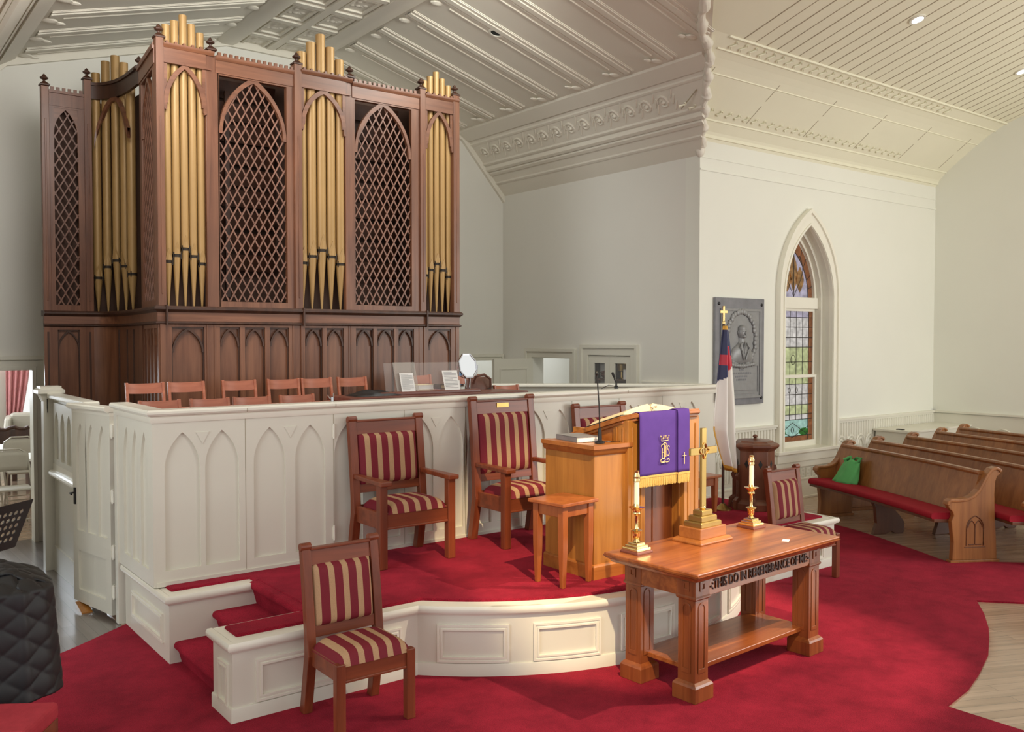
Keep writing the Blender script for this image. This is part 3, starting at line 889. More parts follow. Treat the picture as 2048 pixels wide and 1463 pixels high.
# ---- door casings
def casing_y(name, x0, x1, zt, w, yf, z0=-.12):
    """casing round an opening in a wall facing -y"""
    mb = MB()
    o = [(x0 - w, z0), (x0 - w, zt + w), (x1 + w, zt + w), (x1 + w, z0)]; i = [(x0, z0), (x0, zt), (x1, zt), (x1, z0)]
    k = .01
    i = [(x0 + k, z0), (x0 + k, zt - k), (x1 - k, zt - k), (x1 - k, z0)]; ii = [(x0 - .005, z0), (x0 - .005, zt + .005), (x1 + .005, zt + .005), (x1 + .005, z0)]
    mb.ring(o, ii, yf - .03, yf, 'y', closed=False)
    o2 = [(x0 - w - .015, z0), (x0 - w - .015, zt + w + .015), (x1 + w + .015, zt + w + .015), (x1 + w + .015, z0)]
    i2 = [(x0 - w + .03, z0), (x0 - w + .03, zt + w - .03), (x1 + w - .03, zt + w - .03), (x1 + w - .03, z0)]
    mb.ring(o2, i2, yf - .05, yf, 'y', closed=False)
    i4 = [(x0 - .03, z0), (x0 - .03, zt + .03), (x1 + .03, zt + .03), (x1 + .03, z0)]
    mb.ring(i4, i, yf - .042, yf + .15, 'y', closed=False)
    return struct(mb.build(name, 'white', bevel=.004))
casing_y('trim_doorway_left', dl0, dl1, dlz, .13, YB)
casing_y('trim_doorway_right', dr0, dr1, drz, .07, YB)
def casing_x(name, y0, y1, zt, w, xf, z0=0.0):
    mb = MB()
    o = [(y0 - w, z0), (y0 - w, zt + w), (y1 + w, zt + w), (y1 + w, z0)]; i = [(y0, z0), (y0, zt), (y1, zt), (y1, z0)]
    k = .01
    i = [(y0 + k, z0), (y0 + k, zt - k), (y1 - k, zt - k), (y1 - k, z0)]; ii = [(y0 - .005, z0), (y0 - .005, zt + .005), (y1 + .005, zt + .005), (y1 + .005, z0)]
    mb.ring(o, ii, xf - .03, xf, 'x', closed=False)
    o2 = [(y0 - w - .015, z0), (y0 - w - .015, zt + w + .015), (y1 + w + .015, zt + w + .015), (y1 + w + .015, z0)]
    i2 = [(y0 - w + .03, z0), (y0 - w + .03, zt + w - .03), (y1 + w - .03, zt + w - .03), (y1 + w - .03, z0)]
    mb.ring(o2, i2, xf - .055, xf, 'x', closed=False)
    return struct(mb.build(name, 'white', bevel=.004))
casing_x('trim_doorway_side', sd0, sd1, sdz, .12, XW)
casing_x('trim_cupboard', cb0, cb1, cbz, .13, XW, 1.3)
# open door leaf of the side doorway
d = thing('panelled_door', 'white panelled door standing open beside the wall cupboard', 'door', (XW - .03, 10.25, 0))
d['kind'] = 'structure'; d.name = 'door_1'
mb = MB(); mb.box(-.70, 0, -.02, .02, 0, 1.83); mb.build('leaf', 'white', d)
mb = MB()
for z0, z1 in ((.15, .80), (.95, 1.70)): rect_ring(mb, -.60, -.10, z0, z1, .025, -.03, -.015)
mb.build('panel_moulding', 'white', d, bevel=.003)
# cupboard doors
c = thing('wall_cupboard', 'white wall cupboard with two glazed doors let into the chancel side wall', 'cabinet', (XW, 0, 0))
mb = MB(); mb.box(.0, .32, cb0 - .02, cb1 + .02, 1.25, 1.27); mb.box(.30, .32, cb0, cb1, 1.25, 1.9); mb.box(0.02, .32, cb0 - .02, cb0, 1.25, 1.9); mb.box(0.02, .32, cb1, cb1 + .02, 1.25, 1.9)
mb.box(0.03, .3, cb0, cb1, 1.56, 1.58)
mb.build('carcass', 'inner', c)
ym = (cb0 + cb1) / 2
for a, b in ((cb0 + .005, ym - .002), (ym + .002, cb1 - .005)):
    mb = MB()
    mb.ring([(a, 1.26), (a, cbz - .005), (b, cbz - .005), (b, 1.26)], [(a + .09, 1.36), (a + .09, cbz - .10), (b - .09, cbz - .10), (b - .09, 1.36)], -.005, .02, 'x')
    dr = mb.build('door', 'white', c, bevel=.003)
    mb = MB(); mb.box(.006, .010, a + .085, b - .085, 1.355, cbz - .095); mb.build('glass_pane', 'acrylic', dr)
def simple(name, label, cat, mbs, loc=(0, 0, 0), group=None, **k):
    mb, mat = mbs
    o = mb.build(name, mat, None, **k); o.location = loc
    return tag(o, label, cat, group)
mb = MB(); mb.lathe([(.0, 0), (.05, 0), (.085, .05), (.075, .07), (.10, .085), (.03, .11), (.001, .12)], 14)
simple('lidded_bowl', 'dark lidded bowl behind the left glazed cupboard pane', 'bowl', (mb, 'leather'), (XW + .12, 8.83, 1.58), smooth=True)
mb = MB(); mb.box(-.06, .06, -.09, .09, 0, .13)
simple('white_box', 'white box inside the cupboard behind the right pane', 'box', (mb, 'paper'), (XW + .15, 8.40, 1.58), bevel=.004)
mb = MB(); mb.lathe([(.0, 0), (.04, 0), (.02, .02), (.018, .10), (.05, .11), (.06, .20), (.05, .21)], 14)
simple('cup_on_foot', 'small footed cup beside the white box in the cupboard', 'cup', (mb, 'brassdull'), (XW + .12, 8.55, 1.58), smooth=True)
mb = MB(); mb.box(-.22, .22, 0, .02, 0, .28)
pc = thing('framed_picture', 'small blue and brown picture seen through the right rear doorway', 'picture', (8.15, 12.27, 1.35))
mb.build('picture_face', 'blue', pc); mb = MB(); rect_ring(mb, -.24, .24, -.02, .30, .03, -.012, .02); mb.build('frame', 'oakdark', pc)

# ---- hall behind the left doorway
mb = MB(); mb.box(-3, 5.5, 11.15, 16.3, -.3, -.12)
struct(mb.build('floor_hall', M['floor']))
hw_ = []
mb = MB(); Yh = 16.2
wx = [(-.6, .3), (.95, 1.45), (2.42, 2.95)]
xs = [-3] + [q for p in wx for q in p] + [5.5]
for k in range(0, len(xs), 2): mb.box(xs[k], xs[k + 1], Yh, Yh + .12, -.3, 3)
for a, b in wx: mb.box(a, b, Yh, Yh + .12, -.3, .82); mb.box(a, b, Yh, Yh + .12, 2.5, 3)
struct(mb.build('wall_hall_back', 'wall'))
mb = MB(); mb.box(-3.1, -3, 11.15, 16.3, -.3, 3); mb.box(4.0, 4.1, 11.15, 16.3, -.3, 3); struct(mb.build('wall_hall_side', 'wall'))
mb = MB(); mb.box(-3.1, 4.1, 11.15, 16.3, 2.9, 3.0); struct(mb.build('ceiling_hall', 'wall'))
for k, (a, b) in enumerate(wx):
    mb = MB(); rect_ring(mb, a - .05, b + .05, .77, 2.55, .06, Yh - .03, Yh + .02); mb.box(a, b, Yh + .03, Yh + .06, 1.62, 1.66)
    wnd = struct(mb.build('window_%d' % (k + 2), 'whitecap'))
def drape(name, label, x0, x1, z0, z1, tie):
    mb = MB()
    def fn(u, v):
        w = 1 - .55 * tie * (v ** 1.5)
        x = x0 + (x1 - x0) * u * w
        return (x, Yh - .10 + .03 * sin(u * 26), z1 + (z0 - z1) * v)
    mb.grid(fn, 30, 10)
    simple(name, label, 'curtain', (mb, 'curtain'), solid=.01, smooth=True)
drape('curtain', 'rose red curtain tied beside the bright hall window beyond the left doorway', 2.30, 2.72, .75, 2.5, 1)
drape('curtain', 'rose red curtain at the extreme left seen through the left doorway', 2.0, 2.24, .80, 2.5, 1)
def folding_chair(loc, rz, label):
    t = thing('folding_chair', label, 'chair', loc, rz, 'folding chairs in the hall')
    for s in (-1, 1):
        mb = MB(); mb.tube([(s * .21, -.24, 0), (s * .21, .12, .60), (s * .19, .17, .84), (s * .10, .175, .90), (0, .175, .90)], .012, 6); mb.build('side_tube', 'steel', t, smooth=True)
        mb = MB(); mb.tube([(s * .185, .24, 0), (s * .185, -.10, .46)], .012, 6); mb.build('rear_leg', 'steel', t, smooth=True)
    mb = MB()
    mb.grid(lambda u, v: ((u - .5) * .40, .165 + .035 * (1 - (2 * u - 1) ** 2) - .02, .64 + .24 * v - .05 * (abs(2 * u - 1) ** 4) * v), 12, 4); mb.build('back_panel', 'steel', t, solid=.008, smooth=True)
    mb = MB(); mb.box(-.19, .19, -.22, .16, .445, .47); mb.build('seat', 'steel', t, bevel=.01)
    mb = MB(); mb.tube([(-.21, -.18, .10), (.21, -.18, .10)], .008, 6); mb.build('cross_bar', 'steel', t, smooth=True)
    mb = MB(); mb.tube([(-.185, .18, .10), (.185, .18, .10)], .008, 6); mb.build('cross_bar', 'steel', t, smooth=True)
    return t
hz = -.12
folding_chair((1.78, 12.1, hz), 0, 'folding chair nearest the doorway, fully seen in front of the first hall table')
folding_chair((2.24, 12.1, hz), 0, 'folding chair partly cut by the right jamb of the hall doorway')
folding_chair((2.12, 13.6, hz), 0, 'folding chair behind the first white hall table, seen on the right')
folding_chair((1.64, 13.6, hz), 0, 'folding chair behind the first white hall table, seen on the left')
def hall_table(loc, label):
    t = thing('folding_table', label, 'table', loc, 0, 'white tables in the hall')
    mb = MB(); mb.box(-1.2, 1.2, -.36, .36, .70, .73); mb.build('tabletop', 'paper', t, bevel=.006)
    for s in (-1, 1):
        mb = MB(); mb.tube([(s * .95, -.28, 0), (s * .95, -.28, .7)], .014, 6); mb.tube([(s * .95, .28, 0), (s * .95, .28, .7)], .014, 6); mb.tube([(s * .95, -.28, .1), (s * .95, .28, .1)], .012, 6); mb.build('leg', 'steel', t, smooth=True)
hall_table((1.75, 12.94, hz), 'white folding table nearest the hall doorway')
hall_table((1.9, 14.27, hz), 'second white folding table deeper in the hall')
t = thing('wooden_bench', 'dark wooden bench with shaped back rail beyond the hall tables', 'bench', (1.7, 15.16, hz))
mb = MB(); mb.box(-.76, .76, -.02, .02, .5, .88); mb.tube([(-.76 + .0633 * q, 0, .90 + .02 * sin(q * 1.6)) for q in range(25)], .03, 8); mb.build('back', 'oakdark', t)
mb = MB(); mb.box(-.76, .76, -.42, 0, .40, .44); mb.build('seat', 'oakdark', t)
for s in (-1, 1):
    mb = MB(); mb.box(s * .74 - .03, s * .74 + .03, -.42, .03, 0, .5); mb.build('end_panel', 'oakdark', t)
t = thing('wing_armchair', 'patterned wing armchair under the hall window', 'armchair', (2.62, 15.75, hz), radians(-20))
mb = MB(); mb.box(-.35, .35, .05, .2, .3, 1.08); mb.box(-.35, .35, -.4, .1, .25, .46); mb.build('upholstered_body', 'steel', t, bevel=.05)
for s in (-1, 1):
    mb = MB(); mb.prism([(-.4, .3), (-.4, .62), (-.15, .66), (-.02, 1.0), (.15, 1.05), (.15, .3)], s * .36 - .05, s * .36 + .05, 'x'); mb.build('wing', 'steel', t, bevel=.03)
    mb = MB(); mb.box(s * .3 - .03, s * .3 + .03, -.36, -.30, 0, .26); mb.build('leg', 'oakdark', t)
    mb = MB(); mb.box(s * .3 - .03, s * .3 + .03, .1, .16, 0, .31); mb.build('leg', 'oakdark', t)

# ================================================================== PLATFORM
ZP = 0.46
cc = (4.48, 6.235); RC = 2.132
a0 = atan2(4.78 - cc[1], 2.92 - cc[0]); a1 = pi - a0 - 2 * pi if False else -pi - a0
def carc(r, n=36, s0=a0, s1=None):
    s1 = a1 if s1 is None else s1
    return [(cc[0] + r * cos(s0 + (s1 - s0) * i / n), cc[1] + r * sin(s0 + (s1 - s0) * i / n)) for i in range(n + 1)]
XE = 7.42                                     # right end of the platform
front = [(1.745, 4.78)] + carc(RC) + [(XE, 4.78)]
# solid white body
mb = MB()
mb.prism([(1.745, 5.08), (1.745, 4.78)] + carc(RC) + [(XE, 4.78), (XE, 6.2), (2.42, 6.2), (2.42, 5.08)], 0, .405, 'z')
mb.prism([(1.745, 5.9), (2.42, 5.9), (2.42, 6.95), (1.745, 6.95)], 0, .405, 'z')
plat = struct(mb.build('platform', 'white', smooth=True, angle=20))
# white nosing moulding round the edge
mb = MB()
pf = [(0, .395), (.008, .395), (.012, .405), (.028, .41), (.036, .425), (.036, .44), (.028, .455), (0, .455)]
sweep(mb, [(-o, z) for o, z in pf] if False else pf, [(1.745, 5.10), (1.745, 4.78)] + carc(RC) + [(XE, 4.78), (XE, 6.2)])
sweep(mb, pf, [(1.745, 6.95), (1.745, 5.9), (2.30, 5.9)])
struct(mb.build('cap_moulding', 'whitecap', plat, smooth=True, angle=30))
mb = MB()
mb.prism([(1.75, 5.10), (1.75, 4.785)] + carc(RC - .006) + [(XE - .005, 4.785), (XE - .005, 6.2), (2.42, 6.2), (2.42, 5.10)], .405, .452, 'z')
mb.prism([(1.75, 5.905), (2.42, 5.905), (2.42, 6.95), (1.75, 6.95)], .405, .452, 'z')
struct(mb.build('cap_board', 'whitecap', plat))
# carpet on the platform, set in from the cap
mb = MB()
mb.prism([(1.80, 5.06), (1.80, 4.86)] + carc(RC - .09) + [(XE - .06, 4.86), (XE - .06, 6.16), (2.34, 6.16), (2.34, 5.06)], .44, .468, 'z')
mb.prism([(1.79, 6.0), (2.40, 6.0), (2.40, 6.16), (1.79, 6.16)], .44, .4675, 'z')
mb.prism([(2.315, 5.89), (2.40, 5.89), (2.40, 6.05), (2.315, 6.05)], .44, .467, 'z')
struct(mb.build('platform_carpet', 'carpet', plat, bevel=.012))
# carpeted steps
mb = MB()
def step(x, z):
    r = .026; pts = [(x, z - .052), (x + .002, z - .155), (x + .5, z - .155), (x + .5, z), (x + .0, z)]
    nose = [(x + r * cos(a) * 1.0 - .012, z - .026 + r * sin(a)) for a in [pi / 2 + i * pi / 8 for i in range(9)]]
    mb.prism(nose + [(x + .015, z - .155), (x + .6, z - .155), (x + .6, z)], 5.09, 5.905, 'y')
step(1.81, .153); step(2.06, .306); step(2.31, .462)
struct(mb.build('steps', 'carpet', plat, smooth=True))
# raised panel mouldings
def picture_frame(mb, P, w=.035, nseg=10):
    """moulded frame on a curved or flat face: P(u,v,out) with u,v in 0..1"""
    for (o0, o1, ht) in ((0, .35, .014), (.35, .7, .009), (.7, 1.0, .016)):
        def q(u, v, out, k):
            return P(u, v, out, k)
        lo = []; hi = []
        cor = [(0, 0), (1, 0), (1, 1), (0, 1)]
        loopo = []; loopi = []; loopot = []; loopit = []
        for e in range(4):
            (ua, va), (ub, vb) = cor[e], cor[(e + 1) % 4]
            for t in range(nseg):
                f_ = t / nseg
                u = ua + (ub - ua) * f_; v = va + (vb - va) * f_
                loopo.append(P(u, v, 0, o0)); loopot.append(P(u, v, ht, o0)); loopi.append(P(u, v, 0, o1)); loopit.append(P(u, v, ht, o1))
        n = len(loopo)
        vs = loopo + loopot + loopit + loopi
        fs = []
        for i in range(n):
            j = (i + 1) % n
            for a, b in ((0, 1), (1, 2), (2, 3)):
                fs.append((a * n + i, a * n + j, b * n + j, b * n + i))
        mb.add(vs, fs)
def frame_arc(mb, s0, s1, z0, z1, w=.035):
    def P(u, v, out, k):
        a = s0 + (s1 - s0) * u; z = z0 + (z1 - z0) * v
        du = w * k / RC * (1 - 2 * u) if True else 0
        uu = s0 + (w * k) / RC + (s1 - s0 - 2 * w * k / RC) * u; zz = z0 + w * k + (z1 - z0 - 2 * w * k) * v
        r = RC + out
        return (cc[0] + r * cos(uu), cc[1] + r * sin(uu), zz)
    picture_frame(mb, P)
def frame_flat(mb, x0, x1, z0, z1, y, w=.035):
    def P(u, v, out, k): return (x0 + w * k + (x1 - x0 - 2 * w * k) * u, y - out, z0 + w * k + (z1 - z0 - 2 * w * k) * v)
    picture_frame(mb, P, nseg=2)
def frame_side(mb, y0, y1, z0, z1, x, w=.035, s=-1):
    def P(u, v, out, k): return (x + s * out, y0 + w * k + (y1 - y0 - 2 * w * k) * u, z0 + w * k + (z1 - z0 - 2 * w * k) * v)
    picture_frame(mb, P, nseg=2)
mb = MB()
for k in range(5):
    s0 = radians(-133.6 + 16.1 * k); frame_arc(mb, s0, s0 + radians(12.0), .10, .335)
frame_flat(mb, 1.875, 2.80, .10, .335, 4.78); frame_flat(mb, 6.16, 7.25, .10, .335, 4.78)
frame_side(mb, 4.83, 4.98, .08, .32, 1.745, .025); frame_side(mb, 6.02, 6.75, .12, .31, 1.745, .03)
frame_side(mb, 4.9, 6.05, .10, .335, XE, .035, 1)
struct(mb.build('panel_moulding', 'whitecap', plat, smooth=True, angle=20))
mb = MB()
sweep(mb, [(0, 0), (.012, 0), (.012, .085), (.008, .092), (0, .092)], [(1.745, 5.08), (1.745, 4.78)] + carc(RC) + [(XE, 4.78), (XE, 6.2)])
struct(mb.build('plinth', 'white', plat, smooth=True, angle=30))
# electric outlet on the curved face
aa = radians(-95.8)
t = thing('electric_outlet', 'white electric outlet on the curved platform face behind the table leg', 'outlet', (cc[0] + RC * cos(aa), cc[1] + RC * sin(aa), .22), aa + pi / 2)
mb = MB(); mb.box(-.035, .035, -.008, .004, -.057, .057); mb.build('cover_plate', 'board', t, bevel=.003)
mb = MB()
for z in (-.022, .022):
    mb.box(-.010, -.006, -.0095, -.007, z - .006, z + .008); mb.box(.006, .010, -.0095, -.007, z - .006, z + .008); mb.box(-.003, .003, -.0095, -.007, z - .014, z - .009)
mb.build('slot', 'darkhole', t)

# ================================================================== CHOIR PARAPET
YP = 6.15; XP = 1.735; ZT = 1.63
par = thing('choir_parapet', 'long cream panelled choir parapet with gothic arch panels behind the armchairs', 'parapet', (0, 0, 0))
centers = [1.912, 2.181, 2.523, 2.834, 3.145, 3.475, 3.78, 4.07, 4.36, 4.655, 4.945, 5.235, 5.53, 5.825, 6.12, 6.41, 6.70, 6.99, 7.2]
mb = MB()
bounds = [1.735] + [(a + b) / 2 for a, b in zip(centers[:-1], centers[1:])] + [7.36]
for i, c in enumerate(centers[:-1]):
    a, b = bounds[i], bounds[i + 1]
    arch_plate(mb, a, b, .46, 1.57, c, min(.118, (b - a) / 2 - .02), .56, 1.23, .25, YP - .018, YP, n=9)
mb.box(bounds[-2], 7.36, YP - .018, YP, .46, 1.57)
for i in range(0, len(centers) - 2, 2):
    c = bounds[i + 1]; mb.prism([(c - .045, 1.475), (c + .045, 1.475), (c, 1.395)], YP - .023, YP - .016, 'y')
mb.box(XP, 7.36, YP + .0, YP + .05, .45, 1.58)
mb.box(XP - .0, XP + .018, YP - .018, 7.06, .45, 1.58) if False else None
mb.build('front_panelling', 'white', par, smooth=True, angle=25)
# left return
mb = MB()
cs = [6.33, 6.55, 6.77]; bs = [YP - .018, 6.44, 6.66, 7.04]
for i, c in enumerate(cs):
    arch_plate(mb, bs[i], bs[i + 1], .46, 1.57, c, .085, .56, 1.23, .25, XP - .018, XP, axis='x', n=9)
    if i: mb.prism([(bs[i] - .04, 1.46), (bs[i] + .04, 1.46), (bs[i], 1.36)], XP - .007, XP + .001, 'x')
mb.box(XP, XP + .05, YP, 7.04, .45, 1.58)
mb.build('side_panelling', 'white', par, smooth=True, angle=25)
mb = MB()
prof = [(-.09, 1.585), (.012, 1.585), (.018, 1.595), (.034, 1.60), (.044, 1.612), (.044, 1.626), (.034, 1.638), (-.09, 1.638)]
sweep(mb, prof, [(XP - .018, 7.06), (XP - .018, YP - .018), (7.40, YP - .018)])
sweep(mb, [(0, 1.55), (.010, 1.55), (.016, 1.57), (.016, 1.586), (0, 1.586)], [(XP - .018, 7.05), (XP - .018, YP - .018), (7.37, YP - .018)])
mb.build('cap_rail', 'whitecap', par, smooth=True, angle=30)
mb = MB()
for x in (2.345, 3.02, 3.63, 4.21, 4.80, 5.38, 5.97, 6.56): mb.box(x - .0015, x + .0015, YP - .0195, YP - .015, .47, 1.585)
for x in (2.345, 3.02, 6.05): mb.box(x - .0015, x + .0015, YP - .064, YP - .06, 1.60, 1.626)
mb.build('joint', 'groove', par)
for x, z in ((3.02, 1.42), (3.02, .66)):
    mb = MB(); mb.tube([(x, YP - .025, z - .055), (x, YP - .025, z + .055)], .008, 8); mb.box(x - .012, x + .012, YP - .021, YP - .017, z - .045, z + .045); mb.build('hinge', 'whitecap', par, smooth=True)
mb = MB(); mb.box(XP, 7.36, YP - .03, YP - .017, .46, .49); mb.build('shoe_moulding', 'white', par)
# hinge stile at the gate
mb = MB(); mb.box(XP - .03, XP + .05, 7.0, 7.07, 0, 1.60); mb.build('gate_stile', 'white', par, bevel=.004)
# gate leaf standing ajar
g = thing('choir_gate', 'narrow cream gate leaf standing ajar on two hinges at the left end of the parapet', 'gate', (XP - .02, 7.16, 0), 0)
g.rotation_euler = (0, 0, radians(11))
mb = MB()
arch_plate(mb, 0, .22, .50, 1.53, .13, .075, .60, 1.22, .23, -.018, 0, axis='x'); arch_plate(mb, .22, .42, .50, 1.53, .32, .075, .60, 1.22, .23, -.018, 0, axis='x'); arch_plate(mb, .42, .66, .50, 1.53, .51, .075, .60, 1.22, .23, -.018, 0, axis='x')
mb.ring([(0, .03), (0, .50), (.66, .50), (.66, .03)], [(.09, .13), (.09, .44), (.57, .44), (.57, .13)], -.018, 0, 'x')
mb.box(-.002, .004, .32, .36, .13, .44)
mb.box(0, .03, 0, .66, .03, 1.53)
mb.build('leaf', 'white', g, smooth=True, angle=25)
mb = MB(); sweep(mb, [(-.05, 1.555), (.02, 1.555), (.04, 1.57), (.04, 1.59), (.03, 1.60), (-.05, 1.60)], [(-.018, .67), (-.018, 0.0)]); mb.box(-.02, .03, 0, .66, 1.53, 1.56); mb.build('cap_rail', 'whitecap', g, smooth=True, angle=30)
for z in (1.42, .93, .51, .21)[:4:1]:
    mb = MB(); mb.tube([(-.01, -.02, z - .055), (-.01, -.02, z + .055)], .009, 8); mb.box(-.014, .02, -.04, .005, z - .045, z + .045); mb.build('hinge', 'whitecap', g, smooth=True)
mb = MB(); mb.box(-.028, -.018, .60, .625, .80, .93); mb.tube([(-.02, .612, .89), (-.06, .612, .89), (-.065, .57, .885)], .007, 8); mb.build('latch', 'blackmetal', g, smooth=True)
mb = MB(); mb.prism([(-.12, 0), (.10, 0), (.10, .05), (-.12, .012)], -.04, .04, 'x')
o = simple('door_wedge', 'small wooden wedge on the floor at the foot of the choir gate', 'doorstop', (mb, 'pulpit'), (1.60, 7.62, -.02))
# far stair wall beyond the gate
sw = thing('stair_wall', 'white stair wall with arched slats beyond the choir gate', 'wall panel', (0, 0, 0)); sw['kind'] = 'structure'; sw.name = 'wall_stair'
mb = MB()
for k in range(5):
    c = 8.05 + k * .26; arch_plate(mb, c - .13, c + .13, .95, 1.52, c, .09, 1.0, 1.28, .16, 1.700, 1.722, axis='x')
mb.box(1.72, 1.76, 7.82, 9.30, -.1, 1.56); mb.box(1.705, 1.72, 7.82, 9.30, -.1, .17)
mb.build('panelling', 'white', sw)
mb = MB(); mb.tube([(1.69, 7.82, .86), (1.69, 9.28, .86)], .03, 10); mb.box(1.70, 1.72, 7.82, 9.28, .86, .95); mb.build('handrail', 'whitecap', sw, smooth=True)
mb = MB(); mb.box(1.66, 1.79, 7.84, 9.30, 1.555, 1.60); mb.build('cap_rail', 'whitecap', sw, bevel=.012)
nw = thing('newel_post', 'white square newel post with moulded cap at the far end of the stair wall', 'post', (1.70, 9.40, -.08))
mb = MB(); mb.box(-.06, .06, -.06, .06, 0, 1.62); mb.build('shaft', 'white', nw, bevel=.004)
mb = MB(); mb.loft([[(s * q, t * q, z) for s, t in ((-1, -1), (1, -1), (1, 1), (-1, 1))] for q, z in ((.06, 1.60), (.075, 1.63), (.085, 1.66), (.115, 1.68), (.115, 1.71), (.09, 1.725), (.09, 1.745))]); mb.build('cap', 'whitecap', nw)
# diagonal inner rail on the right
A_, B_ = Vector((5.94, 8.30)), Vector((7.95, 6.76))
ln = (B_ - A_).length; an = atan2(B_.y - A_.y, B_.x - A_.x)
r_ = thing('inner_rail', 'dull cream panelled rail running slantwise behind the right end of the parapet', 'railing', (A_.x, A_.y, 0), an)
mb = MB(); mb.box(0, ln, -.02, .02, 0, 1.57); mb.build('panelling', 'white', r_)
mb = MB(); mb.box(-.02, ln, -.11, .06, 1.57, 1.605); mb.build('cap', 'whitecap', r_, bevel=.01)
mb = MB(); mb.box(0, .06, -.035, 0, -.05, .05); mb.box(.06, .075, -.05, .01, -.06, .06)
simple('thermostat_box', 'small grey box fixed to the right end of the parapet', 'box', (mb, 'greybox'), (7.345, 6.13, 1.50), bevel=.003)
# choir floor (hidden by the parapet) carrying the chairs and the console
mb = MB(); mb.box(1.80, 7.3, 6.2, 7.0, .40, .80); mb.box(1.80, 5.9, 7.0, 7.9, .40, .90); mb.box(2.3, 5.4, 7.9, 8.0, .4, .9)
struct(mb.build('floor_choir', 'aislefloor'))

# ================================================================== PIPE ORGAN
YO = 7.95
org = thing('pipe_organ', 'tall oak pipe organ case with gilded pipes and lattice screens behind the choir chairs', 'organ', (0, 0, 0))
OX0, OX1 = 2.287, 5.378
def pbox(name, boxes, mat, parent=org, **k):
    mb = MB()
    for b in boxes: mb.box(*b)
    return mb.build(name, mat, parent, **k)

# ---- lower case: backing, stiles, arched panels
pbox('lower_body', [(OX0 + .02, OX1 - .0, YO + .03, YO + .10, .4, 2.26), (OX1 - .04, OX1, YO + .05, YB, .4, 2.26)], 'oak')
singles = [(2.400, 2.680), (2.819, 3.001), (3.047, 3.236), (3.283, 3.469), (3.629, 3.808), (3.850, 4.034), (4.164, 4.357), (4.402, 4.596), (4.643, 4.825), (5.000, 5.279)]
edges = [OX0] + [(a[1] + b[0]) / 2 for a, b in zip(singles[:-1], singles[1:])] + [OX1]
mb = MB()
for i, (a, b) in enumerate(singles):
    mb.ring([(edges[i], .4), (edges[i], 2.26), (edges[i + 1], 2.26), (edges[i + 1], .4)], [(a, .55), (a, 2.212), (b, 2.212), (b, .55)], YO, YO + .03, 'y')
mb.build('stile_frame', 'oak', org)
for i, (a, b) in enumerate(singles):
    c = (a + b) / 2; hw = (b - a) / 2 - .004; rise = .215 if b - a > .25 else .165
    mb = MB()
    o = arch(c, hw, 2.205 - rise, rise, 9); q = arch(c, hw - .016, 2.205 - rise, rise - .022, 9)
    mb.ring(o, q, YO + .006, YO + .032, 'y', closed=False)
    mb.box(a + .004, b - .004, YO + .010, YO + .03, 2.196, 2.210)
    mb.box(b - .012, b - .002, YO + .012, YO + .03, .6, 2.2); mb.box(a + .002, a + .008, YO + .012, YO + .03, .6, 2.2)
    mb.build('arch_panel', 'oakdark', org)
pbox('corner_fillet', [(2.300, 2.345, YO - .012, YO + .02, .4, 2.25), (2.70, 2.712, YO - .006, YO, .4, 2.24), (2.765, 2.775, YO - .006, YO, .4, 2.24),
     (3.505, 3.515, YO - .006, YO, .4, 2.24), (3.585, 3.60, YO - .012, YO, .4, 2.24), (4.085, 4.092, YO - .006, YO, .4, 2.24), (4.108, 4.115, YO - .006, YO, .4, 2.24), (4.885, 4.895, YO - .006, YO, .4, 2.24), (4.94, 4.955, YO - .012, YO, .4, 2.24), (5.335, 5.378, YO - .008, YO, .4, 2.24)], 'oak')
# ---- belt: frieze and two mouldings, running round the corner into the concave tower and the wing
arcp = [(2.390, 9.00), (2.408, 9.25), (2.418, 9.50), (2.410, 9.70), (2.385, 9.85), (2.335, 9.95), (2.285, 9.99)]
full = [(1.772, 10.0), (2.235, 10.0)] + list(reversed(arcp)) + [(2.370, 8.75), (OX0, YO), (OX1, YO), (OX1, YO + .6)]
def belt_piece(name, prof, mat):
    mb = MB(); sweep(mb, prof, full); return mb.build(name, mat, org, smooth=True, angle=30)
belt_piece('frieze', [(-.05, 2.255), (.006, 2.255), (.006, 2.35), (-.05, 2.35)], 'oakx')
belt_piece('lower_moulding', [(-.04, 2.232), (.006, 2.232), (.022, 2.242), (.022, 2.252), (.010, 2.262), (-.04, 2.262)], 'oakdark')
belt_piece('belt_moulding', [(-.14, 2.338), (.010, 2.338), (.020, 2.35), (.034, 2.362), (.034, 2.378), (.020, 2.392), (-.14, 2.396)], 'oakdark')
# breaks in the belt where the bays step forward
for x in (2.352, 3.606, 4.968): pbox('belt_break', [(x - .008, x + .008, YO - .040, YO, 2.23, 2.40)], 'oakdark')

